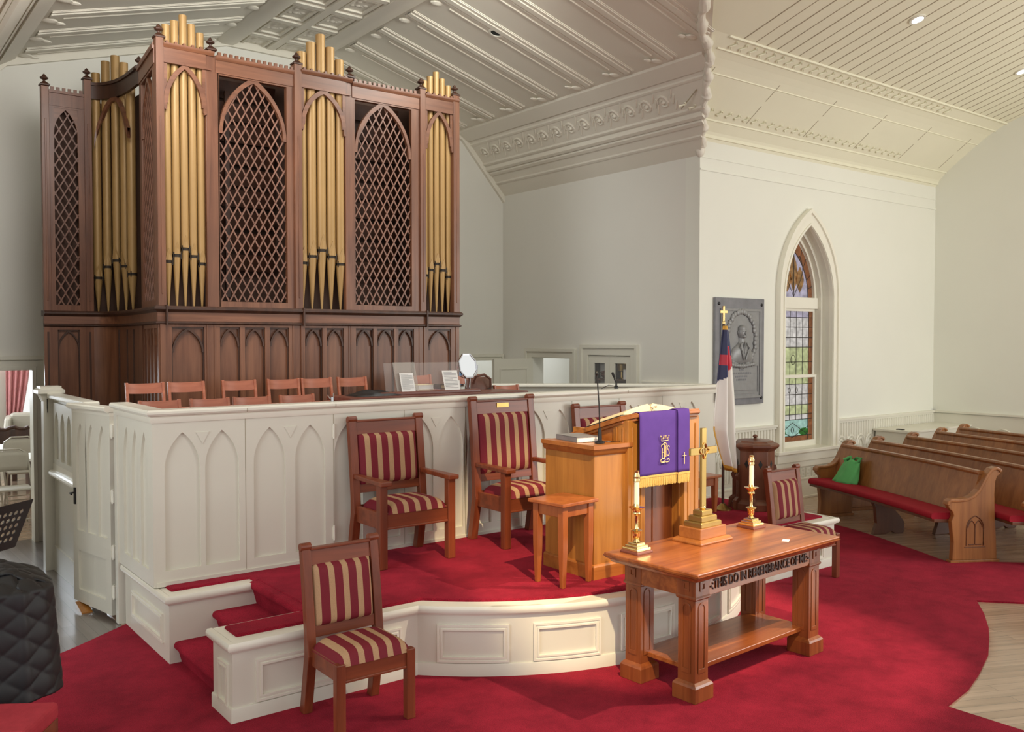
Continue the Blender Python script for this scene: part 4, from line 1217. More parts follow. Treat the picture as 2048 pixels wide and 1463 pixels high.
# ---- upper case
Z0, ZT1 = 2.39, 4.62
posts = [(2.287, 2.352), (2.712, 2.83), (3.53, 3.604), (4.06, 4.155), (4.895, 4.963), (5.302, 5.378)]
for i, (a, b) in enumerate(posts):
    mb = MB(); mb.box(a, b, YO - (.022 if i in (0, 2, 4, 5) else 0), YO + .06, Z0, 4.66 if i in (0, 2, 4, 5) else 4.60)
    if i in (0, 2, 4, 5):
        cxp = (a + b) / 2; mb.box(cxp - .006, cxp + .006, YO - .027, YO - .02, Z0 + .1, 4.0)
    mb.build('post', 'oak', org, bevel=.004)
def finial(x, y, z):
    mb = MB()
    h = .042
    mb.loft([[(x + s * q, y + t * q, zz) for s, t in ((-1, -1), (1, -1), (1, 1), (-1, 1))] for q, zz in ((.030, z), (.045, z + .006), (.045, z + .018), (.016, z + .045), (.012, z + .05))])
    mb.lathe([(.012, z + .05), (.012, z + .062), (.036, z + .075), (.040, z + .085), (.020, z + .10), (.016, z + .112), (.002, z + .125)], 8, x, y)
    mb.build('finial', 'oakdark', org)
for x in (2.322, 2.763, 3.568, 4.118, 4.928, 5.342): finial(x, YO + .02, 4.655 if x not in (2.763, 4.118) else 4.63)
towers = [(2.352, 2.712, [(2.391, 4.779 + .015, 2.774), (2.463, 4.841, 2.830), (2.536, 4.905, 2.890), (2.609, 4.839, 2.829), (2.682, 4.779, 2.768)], .0335),
          (3.604, 4.060, [(3.631, 4.799, 2.826), (3.729, 4.907, 2.892), (3.829, 5.0, 2.955), (3.927, 4.897, 2.898), (4.026, 4.796, 2.832)], .045),
          (4.963, 5.302, [(4.989, 4.766, 2.767), (5.058, 4.823, 2.827), (5.132, 4.882, 2.893), (5.206, 4.823, 2.829), (5.280, 4.764, 2.764)], .0325)]
def pipe(x, y, zt, zm, r, tilt=0.0, face=(0, -1), parent=org):
    mb = MB(); n = 20
    mb.m = 0
    mb.lathe([(.008, Z0), (r * .98, zm - .02), (r, zm - .015)], n, x, y)
    # body with open top
    mb.loft([[(x + q * cos(2 * pi * i / n), y + q * sin(2 * pi * i / n), z) for i in range(n)] for q, z in ((r, zm + .012), (r, zt), (r * .86, zt), (r * .86, zt - .06))], cap=False)
    fa = atan2(face[1], face[0])
    # flattened lip: pointed shield above the mouth
    pts = []
    for k in range(9):
        t = k / 8; w = .82 * (1 - t ** 1.8)
        pts.append((w, zm + .012 + t * 3.1 * r))
    def on(w, z, out):
        a = fa + w; return (x + (r + out) * cos(a), y + (r + out) * sin(a), z)
    vs = []; fs = []
    for w, z in pts: vs += [on(-w, z, .001), on(w, z, .001), on(-w * .9, z, .005), on(w * .9, z, .005)]
    for k in range(8):
        b = 4 * k; fs += [(b + 2, b + 3, b + 7, b + 6), (b, b + 2, b + 6, b + 4), (b + 3, b + 1, b + 5, b + 7)]
    mb.add(vs, fs)
    mb.m = 1
    # mouth slot and ears
    mb.lathe([(r * .93, zm - .016), (r * .93, zm + .013)], n, x, y)
    ear = [on(-.82, zm - .03, -.002), on(-.82, zm + .03, -.002), on(-.82, zm + .03, .014), on(-.82, zm - .03, .014)]
    for s in (-1, 1):
        mb.add([on(s * .84, zm - .03, -.002), on(s * .84, zm + .03, -.002), on(s * .84, zm + .03, .014), on(s * .84, zm - .03, .014),
                on(s * .92, zm - .03, -.002), on(s * .92, zm + .03, -.002), on(s * .92, zm + .03, .014), on(s * .92, zm - .03, .014)],
               [(0, 1, 2, 3), (7, 6, 5, 4), (0, 4, 5, 1), (2, 6, 7, 3), (3, 7, 4, 0), (1, 5, 6, 2)])
    # shallow dark gap in front of the pipe mouth
    return mb.build('pipe', ['gold', 'golddark'], parent, smooth=True, angle=50)
def tower(x0, x1, pipes, r):
    c = (x0 + x1) / 2; hw = (x1 - x0) / 2
    for x, zt, zm in pipes: pipe(x, YO + .055, zt, zm, r)
    # cornice
    mb = MB()
    mb.box(x0 - .0, x1 + .0, YO - .012, YO + .03, 4.465, 4.60)
    mb.build('tower_frieze', 'oakx', org)
    mb = MB(); sweep(mb, [(-.03, 4.585), (.004, 4.585), (.016, 4.60), (.024, 4.612), (.024, 4.622), (-.03, 4.622)], [(x0 - .005, YO - .012), (x1 + .07, YO - .012)])
    mb.box(x0, x1 + .05, YO - .018, YO + .02, 4.458, 4.468)
    k = x0 + .02
    while k < x1 + .05:
        mb.box(k, k + .022, YO - .02, YO + .01, 4.62, 4.645); k += .072
    mb.build('tower_cornice', 'oakx', org, smooth=True)
    # pointed bracket arch with open spandrels
    mb = MB()
    zsp = 4.12; rise = .355
    o = arch(c, hw + .004, zsp, rise, 10); q = arch(c, hw - .036, zsp, rise - .045, 10)
    mb.ring(o, q, YO - .012, YO + .018, 'y', closed=False)
    for s in (-1, 1):
        xa = c + s * (hw - .01)
        mb.prism([(xa - .014, zsp + .02), (xa + .014, zsp + .02), (xa + .014, zsp - .05), (xa - s * .004, zsp - .06), (xa - .014, zsp - .035)], YO - .014, YO + .018, 'y')
        mb.prism([(c + s * (hw - .0), zsp), (c + s * (hw - .0), 4.47), (c + s * (hw - .03), 4.47), (c + s * (hw - .03), zsp + .03)], YO - .004, YO + .018, 'y')
    mb.build('bracket_arch', 'oakx', org)
for t_ in towers: tower(*t_)
for (x0, x1) in ((2.83, 3.46), (4.162, 4.803)):
    c = (x0 + x1) / 2; hw = (x1 - x0) / 2
    fx0 = x0; fx1 = 3.53 if x0 < 3 else 4.895
    mb = MB()
    mb.ring([(x0 - .012, Z0), (x0 - .012, 4.60), (fx1, 4.60), (fx1, Z0)], [(x0, 2.442), (x0, 4.435), (x1, 4.435), (x1, 2.442)], YO, YO + .05, 'y')
    mb.build('screen_frame', 'oak', org)
    mb = MB(); rise = .51; zsp = 3.93
    o = arch(c, hw + .0, zsp, rise + .025, 12); q = arch(c, hw - .030, zsp, rise - .025, 12)
    mb.ring(o, q, YO + .004, YO + .045, 'y', closed=False)
    mb.build('screen_arch', 'oakx', org)
    mb = MB()
    poly = [(x0 + .004, 2.446)] + arch(c, hw - .014, zsp, rise - .01, 8) + [(x1 - .004, 2.446)]
    lattice(mb, poly[::-1], .080, 1.78, .0125, YO + .018, YO + .036)
    mb.build('lattice', 'oaklat', org)
    mb = MB()
    mb.box(x0 - .03, fx1, YO - .008, YO + .02, 4.45, 4.575)
    mb.build('bay_frieze', 'oakx', org)
    mb = MB(); sweep(mb, [(-.03, 4.56), (.004, 4.56), (.014, 4.575), (.020, 4.588), (.020, 4.598), (-.03, 4.598)], [(x0 - .03, YO - .008), (fx1, YO - .008)])
    k = x0 - .01
    while k < fx1 - .03:
        mb.box(k, k + .028, YO - .014, YO + .008, 4.598, 4.63); k += .052
    mb.build('crenellation', 'oakx', org, smooth=True)
# dark interior with louvres behind the lattice and the pipes
pbox('interior', [(OX0 + .12, OX1 - .04, 8.42, 8.46, .9, 4.60), (OX0 + .06, OX1 - .02, YO + .1, 8.46, 2.30, 2.38)], 'inner')
mb = MB()
for (x0, x1) in ((2.9, 3.50), (4.2, 4.86)):
    for k in range(9):
        z = 2.75 + k * .20
        mb.hexa([(x0, 8.36, z), (x1, 8.36, z), (x1, 8.38, z), (x0, 8.38, z)], [(x0, 8.30, z + .15), (x1, 8.30, z + .15), (x1, 8.32, z + .15), (x0, 8.32, z + .15)])
    mb.box(x0 + .1, x0 + .14, 8.28, 8.31, 2.5, 4.4)
mb.build('swell_louvre', 'oakdark', org)
for x0, x1, in ((2.352, 2.712), (3.604, 4.06), (4.963, 5.302)):
    pbox('pipe_backing', [(x0, x1, YO + .15, YO + .17, Z0, 4.6)], 'inner')
# right flank of the case
pbox('flank', [(OX1 - .035, OX1, YO + .06, YB - .02, 2.38, 4.60)], 'oak')

# ---- left side face with its lattice, canted slightly
XS = OX0
TS = Matrix.Translation((OX0, YO, 0)) @ Matrix.Rotation(-.1036, 4, 'Z') @ Matrix.Translation((-OX0, -YO, 0))
def SB():
    m_ = MB(); m_.T = TS; return m_
sy1 = 8.755
c = 8.39; hw = .27
mb = SB()
mb.ring([(YO + .03, Z0), (YO + .03, 4.60), (sy1, 4.60), (sy1, Z0)], [(c - hw, 2.45), (c - hw, 4.43), (c + hw, 4.43), (c + hw, 2.45)], XS, XS + .04, 'x')
mb.box(XS - .008, XS + .03, YO + .03, sy1, 4.45, 4.57); mb.box(XS - .022, XS + .03, YO + .03, sy1, 4.57, 4.60)
k = YO + .06
while k < 8.70: mb.box(XS - .014, XS + .01, k, k + .028, 4.60, 4.632); k += .052
mb.build('side_frame', 'oak', org)
mb = SB(); mb.ring(arch(c, hw, 3.93, .50, 12), arch(c, hw - .03, 3.93, .46, 12), XS + .004, XS + .036, 'x', closed=False); mb.build('side_arch', 'oakx', org)
mb = SB(); poly = [(c - hw, 2.45)] + arch(c, hw - .012, 3.93, .48, 8) + [(c + hw, 2.45)]
lattice(mb, poly[::-1], .080, 1.78, .0125, XS + .012, XS + .030, 'x'); mb.build('side_lattice', 'oaklat', org)
mb = SB(); mb.box(XS + .30, XS + .32, YO + .1, 8.72, Z0, 4.5); mb.build('side_backing', 'inner', org)
mb = SB(); mb.box(XS + .02, XS + .05, YO + .04, sy1, .4, 2.26); mb.build('side_body', 'oak', org)
for k in range(4):
    yc = 8.08 + k * .17
    mb = SB(); mb.ring([(yc - .085, .5), (yc - .085, 2.24), (yc + .085, 2.24), (yc + .085, .5)], [(yc - .06, .55), (yc - .06, 2.2), (yc + .06, 2.2), (yc + .06, .55)], XS - .0, XS + .03, 'x')
    mb.ring(arch(yc, .057, 2.05, .15, 8), arch(yc, .045, 2.05, .13, 8), XS + .004, XS + .03, 'x', closed=False)
    mb.build('side_panel', 'oak', org)
# ---- concave corner tower
ap = [(2.370, 8.75)] + arcp + [(2.235, 10.0)]
def curtain_wall(name, off, z0, z1, mat, t=.03, rise=0.0):
    mb = MB(); sweep(mb, [(-t + off, z0), (off, z0), (off, z1), (-t + off, z1)], list(reversed(ap)))
    if rise: mb.v = [Vector((p.x, p.y, p.z + rise * max(0, min(1, (p.y - 8.75) / 1.1)))) for p in mb.v]
    return mb.build(name, mat, org, smooth=True, angle=50)
curtain_wall('tower_base', 0, .4, 2.26, 'oak')
curtain_wall('tower_back', -.16, 2.38, 4.56, 'inner')
curtain_wall('curved_frieze', .012, 4.46, 4.60, 'oakdark', rise=.10); curtain_wall('curved_cornice', .03, 4.595, 4.625, 'oakdark', .06, .10)  # darker oak than the front friezes: the corner's shade put in the colour
def along(s):
    # arc length parameter on ap
    L = [0]
    for a, b in zip(ap[:-1], ap[1:]): L.append(L[-1] + math.hypot(b[0] - a[0], b[1] - a[1]))
    d = s * L[-1]
    for i in range(len(ap) - 1):
        if d <= L[i + 1] + 1e-9:
            f_ = (d - L[i]) / (L[i + 1] - L[i]); a, b = ap[i], ap[i + 1]
            tx, ty = (b[0] - a[0]) / (L[i + 1] - L[i]), (b[1] - a[1]) / (L[i + 1] - L[i])
            return (a[0] + (b[0] - a[0]) * f_, a[1] + (b[1] - a[1]) * f_, -ty, tx)   # normal into the room
    return (*ap[-1], 0, -1)
for x, y, zt, zm, fx in ((2.293, 10.05, 4.84, 2.74, 0), (2.380, 10.01, 4.966, 2.855, -.3), (2.437, 9.86, 4.997, 2.913, -.7), (2.466, 9.65, 4.88, 2.843, -.95), (2.470, 9.42, 4.74, 2.75, -1)):
    pipe(x, y, zt, zm, .043, face=(fx, -sqrt(max(0.01, 1 - fx * fx))))
mb = MB()      # curved bracket arch, laid along the wall
prm = [.5 - .5 * cos(pi * i / 32) for i in range(33)]
def zarch(t, lo, hi): u = abs(2 * t - 1); return lo + (hi - lo) * (1 - u ** 2.0) ** .75
top = []; bot = []
v_ = []
for t in prm:
    x, y, nx, ny = along(.40 + .58 * t ** .62)
    za = zarch(t, 4.16, 4.57); zb = zarch(.5 + (t - .5) * 1.0, 4.06, 4.52)
    v_ += [(x + nx * .01, y + ny * .01, za), (x + nx * .01, y + ny * .01, zb), (x - nx * .02, y - ny * .02, za), (x - nx * .02, y - ny * .02, zb)]
f_ = []
for i in range(32):
    b = 4 * i; f_ += [(b, b + 4, b + 5, b + 1), (b + 2, b + 3, b + 7, b + 6), (b, b + 2, b + 6, b + 4), (b + 1, b + 5, b + 7, b + 3)]
mb.add(v_, f_); mb.build('curved_bracket_arch', 'oakx', org)
mb = MB()
for t in (.28, .5, .72):
    x, y, nx, ny = along(t); a = MB()
    mb.tube([(x + nx * .004, y + ny * .004, .5), (x + nx * .004, y + ny * .004, 2.2)], .010, 6)
mb.build('tower_base_bead', 'oakdark', org)
# ---- wing beside the doorway
YW = 10.0
for a, b in ((1.772, 1.842), (2.165, 2.235)):
    zt_ = 4.62 if a < 2 else 4.745
    mb = MB(); mb.box(a, b, YW - .02, YW + .05, Z0, zt_); mb.box((a + b) / 2 - .009, (a + b) / 2 + .009, YW - .024, YW - .018, Z0 + .1, 4.3); mb.build('post', 'oak', org, bevel=.004)
    finial((a + b) / 2, YW + .015, zt_)
finial(2.385, 8.80, 4.60)
mb = MB(); mb.ring([(1.842, Z0), (1.842, 4.50), (2.165, 4.50), (2.165, Z0)], [(1.885, 2.45), (1.885, 4.42), (2.108, 4.42), (2.108, 2.45)], YW, YW + .04, 'y')
mb.box(1.842, 2.165, YW - .006, YW + .03, 4.44, 4.57); mb.box(1.842, 2.165, YW - .022, YW + .03, 4.565, 4.592)
k = 1.86
while k < 2.15: mb.box(k, k + .030, YW - .012, YW + .01, 4.592, 4.625); k += .053
mb.build('wing_frame', 'oak', org)
mb = MB(); arch_plate(mb, 1.87, 2.125, 4.0, 4.44, 1.9965, .108, 4.0, 4.17, .24, YW + .004, YW + .036, closed=False); mb.build('wing_arch', 'oakx', org)
mb = MB(); poly = [(1.885, 2.45)] + arch(1.9965, .11, 4.17, .235, 8) + [(2.108, 2.45)]
lattice(mb, poly[::-1], .080, 1.78, .0125, YW + .010, YW + .028); mb.build('wing_lattice', 'oaklat', org)
pbox('wing_backing', [(1.85, 2.24, YW + .12, YW + .14, Z0, 4.5)], 'inner')
pbox('wing_body', [(1.79, 2.235, YW + .025, YW + .06, -.1, 2.26)], 'oak')
mb = MB(); mb.ring([(1.772, -.1), (1.772, 2.26), (2.235, 2.26), (2.235, -.1)], [(1.895, .3), (1.895, 2.20), (2.10, 2.20), (2.10, .3)], YW, YW + .025, 'y')
mb.build('wing_stile_frame', 'oak', org)
mb = MB(); mb.ring(arch(1.9975, .10, 2.01, .185, 9), arch(1.9975, .088, 2.01, .165, 9), YW + .004, YW + .027, 'y', closed=False)
mb.box(1.897, 1.905, YW + .006, YW + .027, .3, 2.2); mb.box(2.09, 2.098, YW + .006, YW + .027, .3, 2.2); mb.box(1.897, 2.098, YW + .006, YW + .027, 2.188, 2.198)
mb.box(1.80, 1.818, YW - .004, YW, .2, 2.18); mb.box(2.19, 2.208, YW - .004, YW, .2, 2.18)
mb.build('wing_panel', 'oakdark', org)

# ================================================================== CLERGY CHAIRS
def clergy_chair(label, loc, W=.64, D=.52, seat=(.28, .40), pad=(.545, .93), top=1.03, post=1.055, arms=.63, plate=False, group=None, pw=.062, rz=0.0):
    t = thing('clergy_armchair' if arms else 'clergy_side_chair', label, 'chair', loc, rz, group)
    hw = W / 2; yf = -D / 2; yb = D / 2
    L = lambda z: yb - .035 - (.065 * min(1, z / .34) if z < .34 else .065 - .075 * ((z - .34) / (post - .34)) ** 1.3)
    for s in (-1, 1):
        secs = []
        for z in (0, .08, .16, .25, .34, .45, .6, .75, .9, post - .03):
            y = L(z); dpt = .030 if z < .4 else .024
            x0 = s * (hw - pw); x1 = s * hw
            secs.append([(x0, y - dpt, z), (x1, y - dpt, z), (x1, y + dpt, z), (x0, y + dpt, z)])
        mb = MB(); mb.loft(secs)
        y = L(post)
        xm = s * (hw - pw / 2)
        mb.tube([(xm - pw / 2 - .006, y - .012, post - .018), (xm + pw / 2 + .006, y - .012, post - .018)], .023, 12)
        mb.box(xm - pw / 2, xm + pw / 2, y - .02, y + .022, post - .04, post - .01)
        mb.build('rear_post', 'cherry', t, bevel=.004)
        mb = MB(); h = (arms - .03) if arms else seat[1] + .005
        mb.box(s * (hw - pw), s * hw, yf, yf + pw * .95, 0, h); mb.build('front_leg', 'cherry', t, bevel=.005)
        mb = MB(); mb.hexa([(s * (hw - .052), yf + .05, seat[0]), (s * (hw - .022), yf + .05, seat[0]), (s * (hw - .022), L(seat[0]), seat[0]), (s * (hw - .052), L(seat[0]), seat[0])],
                           [(s * (hw - .052), yf + .05, seat[1]), (s * (hw - .022), yf + .05, seat[1]), (s * (hw - .022), L(seat[1]), seat[1]), (s * (hw - .052), L(seat[1]), seat[1])])
        mb.build('side_rail', 'cherryx', t, bevel=.004)
        if arms:
            xi = s * (hw - .060)
            mb = MB(); mb.hexa([(s * (hw + .010), yf - .035, arms - .035), (s * (hw - .082), yf - .035, arms - .035), (s * (hw - .055), L(arms) - .01, arms - .03), (s * (hw - .010), L(arms) - .01, arms - .03)],
                               [(s * (hw + .010), yf - .035, arms), (s * (hw - .082), yf - .035, arms), (s * (hw - .055), L(arms) - .01, arms + .005), (s * (hw - .010), L(arms) - .01, arms + .005)])
            mb.build('armrest', 'cherryx', t, bevel=.008)
    mb = MB(); mb.box(-hw + pw, hw - pw, yf + .012, yf + .040, seat[0], seat[1]); mb.box(-hw + pw, hw - pw, yf + .006, yf + .02, seat[0], seat[0] + .015); mb.build('front_rail', 'cherryx', t, bevel=.004)
    mb = MB(); mb.box(-hw + pw, hw - pw, L(seat[0]) - .015, L(seat[0]) + .012, seat[0], seat[1]); mb.build('rear_rail', 'cherryx', t, bevel=.003)
    def rail(z0, z1, nm, d=.014):
        mb = MB(); mb.hexa([(-hw + pw, L(z0) - d, z0), (hw - pw, L(z0) - d, z0), (hw - pw, L(z0) + d, z0), (-hw + pw, L(z0) + d, z0)],
                           [(-hw + pw, L(z1) - d, z1), (hw - pw, L(z1) - d, z1), (hw - pw, L(z1) + d, z1), (-hw + pw, L(z1) + d, z1)])
        if nm == 'crest_rail': mb.box(-hw + pw, hw - pw, L(z1) - d - .012, L(z1) + d, z1, z1 + .014)
        return mb.build(nm, 'cherryx', t, bevel=.003)
    cr = rail(pad[1] - .01, top - .014, 'crest_rail'); rail(pad[0] - .055, pad[0] + .01, 'lower_rail')
    if plate:
        z = (pad[1] + top) / 2 + .005; y = L(z) - .017
        mb = MB(); mb.box(-.062, .062, y - .003, y, z - .018, z + .018); mb.build('brass_plate', 'brassdull', cr)
    # padded back, padded seat
    pwid = hw - pw - .004
    def back(u, v):
        x = -pwid + 2 * pwid * u; z = pad[0] + (pad[1] - pad[0]) * v
        e = min(1, (1 - abs(2 * u - 1) ** 6) ** .5) * min(1, (1 - abs(2 * v - 1) ** 8) ** .5)
        return (x, L(z) - .006 - .052 * e, z)
    mb = MB(); mb.grid(back, 22, 18); mb.grid(lambda u, v: (-pwid + 2 * pwid * u, L(pad[0] + (pad[1] - pad[0]) * v) + .012, pad[0] + (pad[1] - pad[0]) * v), 2, 4)
    mb.build('back_cushion', 'stripe' if arms else 'stripe_side', t, smooth=True, angle=60)
    sw_ = hw - (.066 if arms else .02)
    def seatf(u, v):
        x = -sw_ + 2 * sw_ * u; y = yf + .006 + (L(.42) - .03 - yf) * v
        e = max(0, 1 - abs(2 * u - 1) ** 5) ** .55 * max(0, 1 - abs(2 * v - 1) ** 6) ** .5
        return (x, y, seat[1] - .012 + .085 * e)
    mb = MB(); mb.grid(seatf, 26, 20); mb.build('seat_cushion', 'stripe' if arms else 'stripe_side', t, smooth=True, angle=70)
    return t
YA = 5.85
chA = clergy_chair('lower striped armchair at the left against the choir parapet, nearest the steps', (3.43, YA, ZP + .008), group='striped clergy chairs')
chB = clergy_chair('tallest striped armchair with a small brass plate on its crest rail, left of the pulpit', (4.52, YA - .03, ZP + .008), W=.66, pad=(.53, 1.03), top=1.135, post=1.165, plate=True, group='striped clergy chairs')
chC = clergy_chair('striped armchair mostly hidden behind the pulpit and the open Bible', (5.66, YA, ZP + .008), group='striped clergy chairs')
chD = clergy_chair('armless striped chair on the floor carpet before the white platform front', (2.335, 4.47, .014), W=.475, D=.475, seat=(.285, .385), pad=(.49, .835), top=.925, post=.95, arms=None, group='striped clergy chairs', pw=.052)
chE = clergy_chair('armless striped chair standing right of the communion table', (6.84, 4.735, .014), W=.475, D=.475, seat=(.285, .385), pad=(.49, .835), top=.925, post=.95, arms=None, group='striped clergy chairs', pw=.052)

# ================================================================== CHOIR CHAIRS
def choir_chair(loc, label, W=.30):
    t = thing('choir_chair', label, 'chair', loc, 0, 'wooden choir chairs')
    hw = W / 2
    for s in (-1, 1):
        mb = MB(); mb.loft([[(s * (hw - .022), y - .015, z), (s * hw, y - .015, z), (s * hw, y + .015, z), (s * (hw - .022), y + .015, z)] for z, y in ((0, .02), (.44, -.03), (.86, .05))])
        mb.build('rear_leg', 'choirwood', t, bevel=.004)
        mb = MB(); mb.box(s * (hw - .02) - .014, s * (hw - .02) + .014, -.40, -.37, 0, .43); mb.build('front_leg', 'choirwood', t, bevel=.003)
    def slat(z0, z1, nm):
        mb = MB()
        def P(u, v, o):
            z = z0 + (z1 - z0) * v; y = -.03 + .08 * (z - .44) / .42
            return (-hw + .01 + (W - .02) * u, y + .028 * (1 - (2 * u - 1) ** 2) + o, z - .006 * (1 - (2 * u - 1) ** 2))
        for o in (-.007, .007): mb.grid(lambda u, v: P(u, v, o), 10, 1)
        mb.loft([[P(u / 10, 0, -.007), P(u / 10, 0, .007)] for u in range(11)], closed=False)
        mb.loft([[P(u / 10, 1, -.007), P(u / 10, 1, .007)] for u in range(11)], closed=False)
        mb.build(nm, 'choirwood', t, smooth=True)
    slat(.775, .855, 'top_slat'); slat(.595, .655, 'lower_slat')
    mb = MB(); mb.box(-hw, hw, -.41, -.03, .43, .455); mb.build('seat', 'choirwood', t, bevel=.008)
    return t
def prow(name): pass
ordn = ['first', 'second', 'third', 'fourth', 'fifth', 'sixth']
for k, x in enumerate((2.048, 2.372, 2.815, 3.213, 3.527, 3.88)):
    choir_chair((x, 7.45, .90), 'choir chair, %s from the left in the back row before the organ' % ordn[k])
for k, (x, y) in enumerate(((1.962, 6.76), (2.33, 6.76), (2.665, 6.78), (3.05, 6.80))):
    choir_chair((x, y, .80), 'choir chair, %s from the left in the front row just above the parapet' % ordn[k])
choir_chair((4.62, 7.5, .90), 'choir chair behind the clear music rack, seen through it')
choir_chair((5.0, 7.22, .90), 'choir chair carrying the brown leather bag beside the mirror', .33)
choir_chair((5.31, 6.98, .80), 'choir chair standing alone at the right end before the slanting rail')

# ================================================================== ORGAN CONSOLE and what lies on it
cs_ = thing('organ_console', 'reddish brown organ console whose flat top shows above the parapet', 'organ console', (0, 0, 0))
CZ = 1.642
mb = MB(); mb.box(3.32, 5.02, 6.40, 6.74, .82, CZ - .04); mb.build('case', 'console', cs_, bevel=.005)
mb = MB(); mb.box(3.28, 5.06, 6.36, 6.78, CZ - .032, CZ); mb.box(3.30, 5.04, 6.38, 6.76, CZ - .052, CZ - .03); mb.build('lid', 'console', cs_, bevel=.006)
mb = MB(); mb.box(3.62, 4.62, 6.48, 6.54, CZ - .002, CZ + .026); mb.build('rack_ledge', 'console', cs_, bevel=.006)
def leaf(name, label, cat, x0, x1, z0, h, y, tilt, mat, lines=0, skew=0.0, t=.003, group=None):
    o = thing(name, label, cat, (x0, y, z0), 0, group); o.rotation_euler = (radians(-tilt), 0, 0)
    mb = MB(); mb.prism([(0, 0), (x1 - x0, 0), (x1 - x0 - skew, h), (-skew, h)], -t, 0, 'y'); mb.build('sheet', mat, o)
    if lines:
        mb = MB()
        for k in range(lines):
            z = h * (.92 - .84 * k / lines); ln = (x1 - x0) * (.84 if k % 5 else .55)
            mb.box((x1 - x0) * .08 - skew * z / h, (x1 - x0) * .08 + ln - skew * z / h, -t - .0012, -t, z - h / lines * .20, z)
        mb.build('printed_lines', 'ink', o)
    return o
leaf('music_rack', 'clear acrylic music rack standing on the console', 'music rack', 3.69, 4.44, CZ + .027, .24, 6.53, 10, 'acrylic', t=.005)
leaf('plastic_folder', 'grey translucent folder leaning in the music rack', 'folder', 3.79, 4.00, CZ + .027, .245, 6.515, 10, 'folder', t=.004, skew=.02)
leaf('printed_sheet', 'white printed sheet leaning in front of the grey folder', 'paper', 3.825, 3.955, CZ + .026, .155, 6.495, 8, 'paper', 16, .015)
leaf('printed_sheet', 'white sheet with punched holes leaning at the right end of the music rack', 'paper', 4.255, 4.41, CZ + .02, .175, 6.50, 8, 'paper', 12, .02)
leaf('white_card', 'small white card half hidden behind the right sheet', 'paper', 4.37, 4.45, CZ + .002, .10, 6.56, 5, 'paper')
def slab_thing(name, label, cat, loc, dx, dy, dz, mat, rz=0.0, mat2=None, group=None):
    o = thing(name, label, cat, loc, rz, group)
    if mat2 is None:
        mb = MB(); mb.box(-dx / 2, dx / 2, -dy / 2, dy / 2, 0, dz); mb.build('body', mat, o, bevel=min(.004, dz / 4))
    else:
        mb = MB(); mb.box(-dx / 2 + .003, dx / 2 - .004, -dy / 2 + .004, dy / 2 - .004, .003, dz - .003); mb.build('page_block', mat2, o)
        mb = MB(); mb.box(-dx / 2, dx / 2, -dy / 2, dy / 2, 0, .003); mb.box(-dx / 2, dx / 2, -dy / 2, dy / 2, dz - .003, dz); mb.box(-dx / 2, -dx / 2 + .003, -dy / 2, dy / 2, 0, dz); mb.build('cover', mat, o)
    return o
slab_thing('hymnal', 'pink covered book lying under the other on the console behind the rack, left', 'book', (4.13, 6.675, CZ + .001), .20, .15, .028, 'curtain', .05, 'pages', 'books on the console')
slab_thing('hymnal', 'cream book lying open-edged on top of the pink book at left', 'book', (4.11, 6.675, CZ + .0295), .19, .15, .042, 'pages', 0, 'paper', 'books on the console')
slab_thing('hymnal', 'pink edged book at the bottom of the right pile behind the rack', 'book', (4.38, 6.675, CZ + .001), .22, .15, .030, 'curtain', 0, 'pages', 'books on the console')
slab_thing('hymnal', 'cream edged book on top of the right pile behind the rack', 'book', (4.38, 6.675, CZ + .0315), .21, .15, .035, 'oakdark', 0, 'pages', 'books on the console')
mb = MB()
def crumple(u, v):
    return (3.40 + .42 * u, 6.46 + .25 * v, CZ + .001 + .035 * (sin(pi * u) * sin(pi * v)) ** .5 + .012 * sin(17 * u + 5 * v) * sin(pi * u) * sin(pi * v) + .01 * sin(9 * v + 11 * u) * sin(pi * u) * sin(pi * v))
mb.grid(crumple, 24, 14)
simple('black_folder', 'crumpled black music cover lying on the left end of the console', 'folder', (mb, 'black'), smooth=True, angle=60)
# mirror
mr = thing('table_mirror', 'octagonal mirror on a twin chrome stand upon the console', 'mirror', (4.60, 6.66, CZ))
mb = MB(); mb.lathe([(.001, 0), (.055, 0), (.055, .008), (.03, .014), (.001, .016)], 18); mb.build('base', 'chrome', mr, smooth=True)
mb = MB()
for s in (-1, 1): mb.tube([(s * .022, 0, .01), (s * .022, 0, .11), (s * .03, 0, .12)], .009, 8)
mb.tube([(-.11, 0, .23), (-.10, 0, .14), (-.03, 0, .115), (.03, 0, .115), (.10, 0, .14), (.11, 0, .23)], .005, 6); mb.build('stand', 'chrome', mr, smooth=True)
oc = [(cos(pi / 8 + k * pi / 4), sin(pi / 8 + k * pi / 4)) for k in range(8)]
mb = MB(); mb.at(0, 0, .225, 0, radians(-14)); mb.ring([(.102 * a, .122 * b) for a, b in oc], [(.090 * a, .110 * b) for a, b in oc], -.010, .010, 'y'); mb.build('frame', 'chrome', mr, bevel=.003)
mb = MB(); mb.at(0, 0, .225, 0, radians(-14)); mb.prism([(.091 * a, .111 * b) for a, b in oc], -.004, .004, 'y'); mb.build('glass', 'mirror', mr)
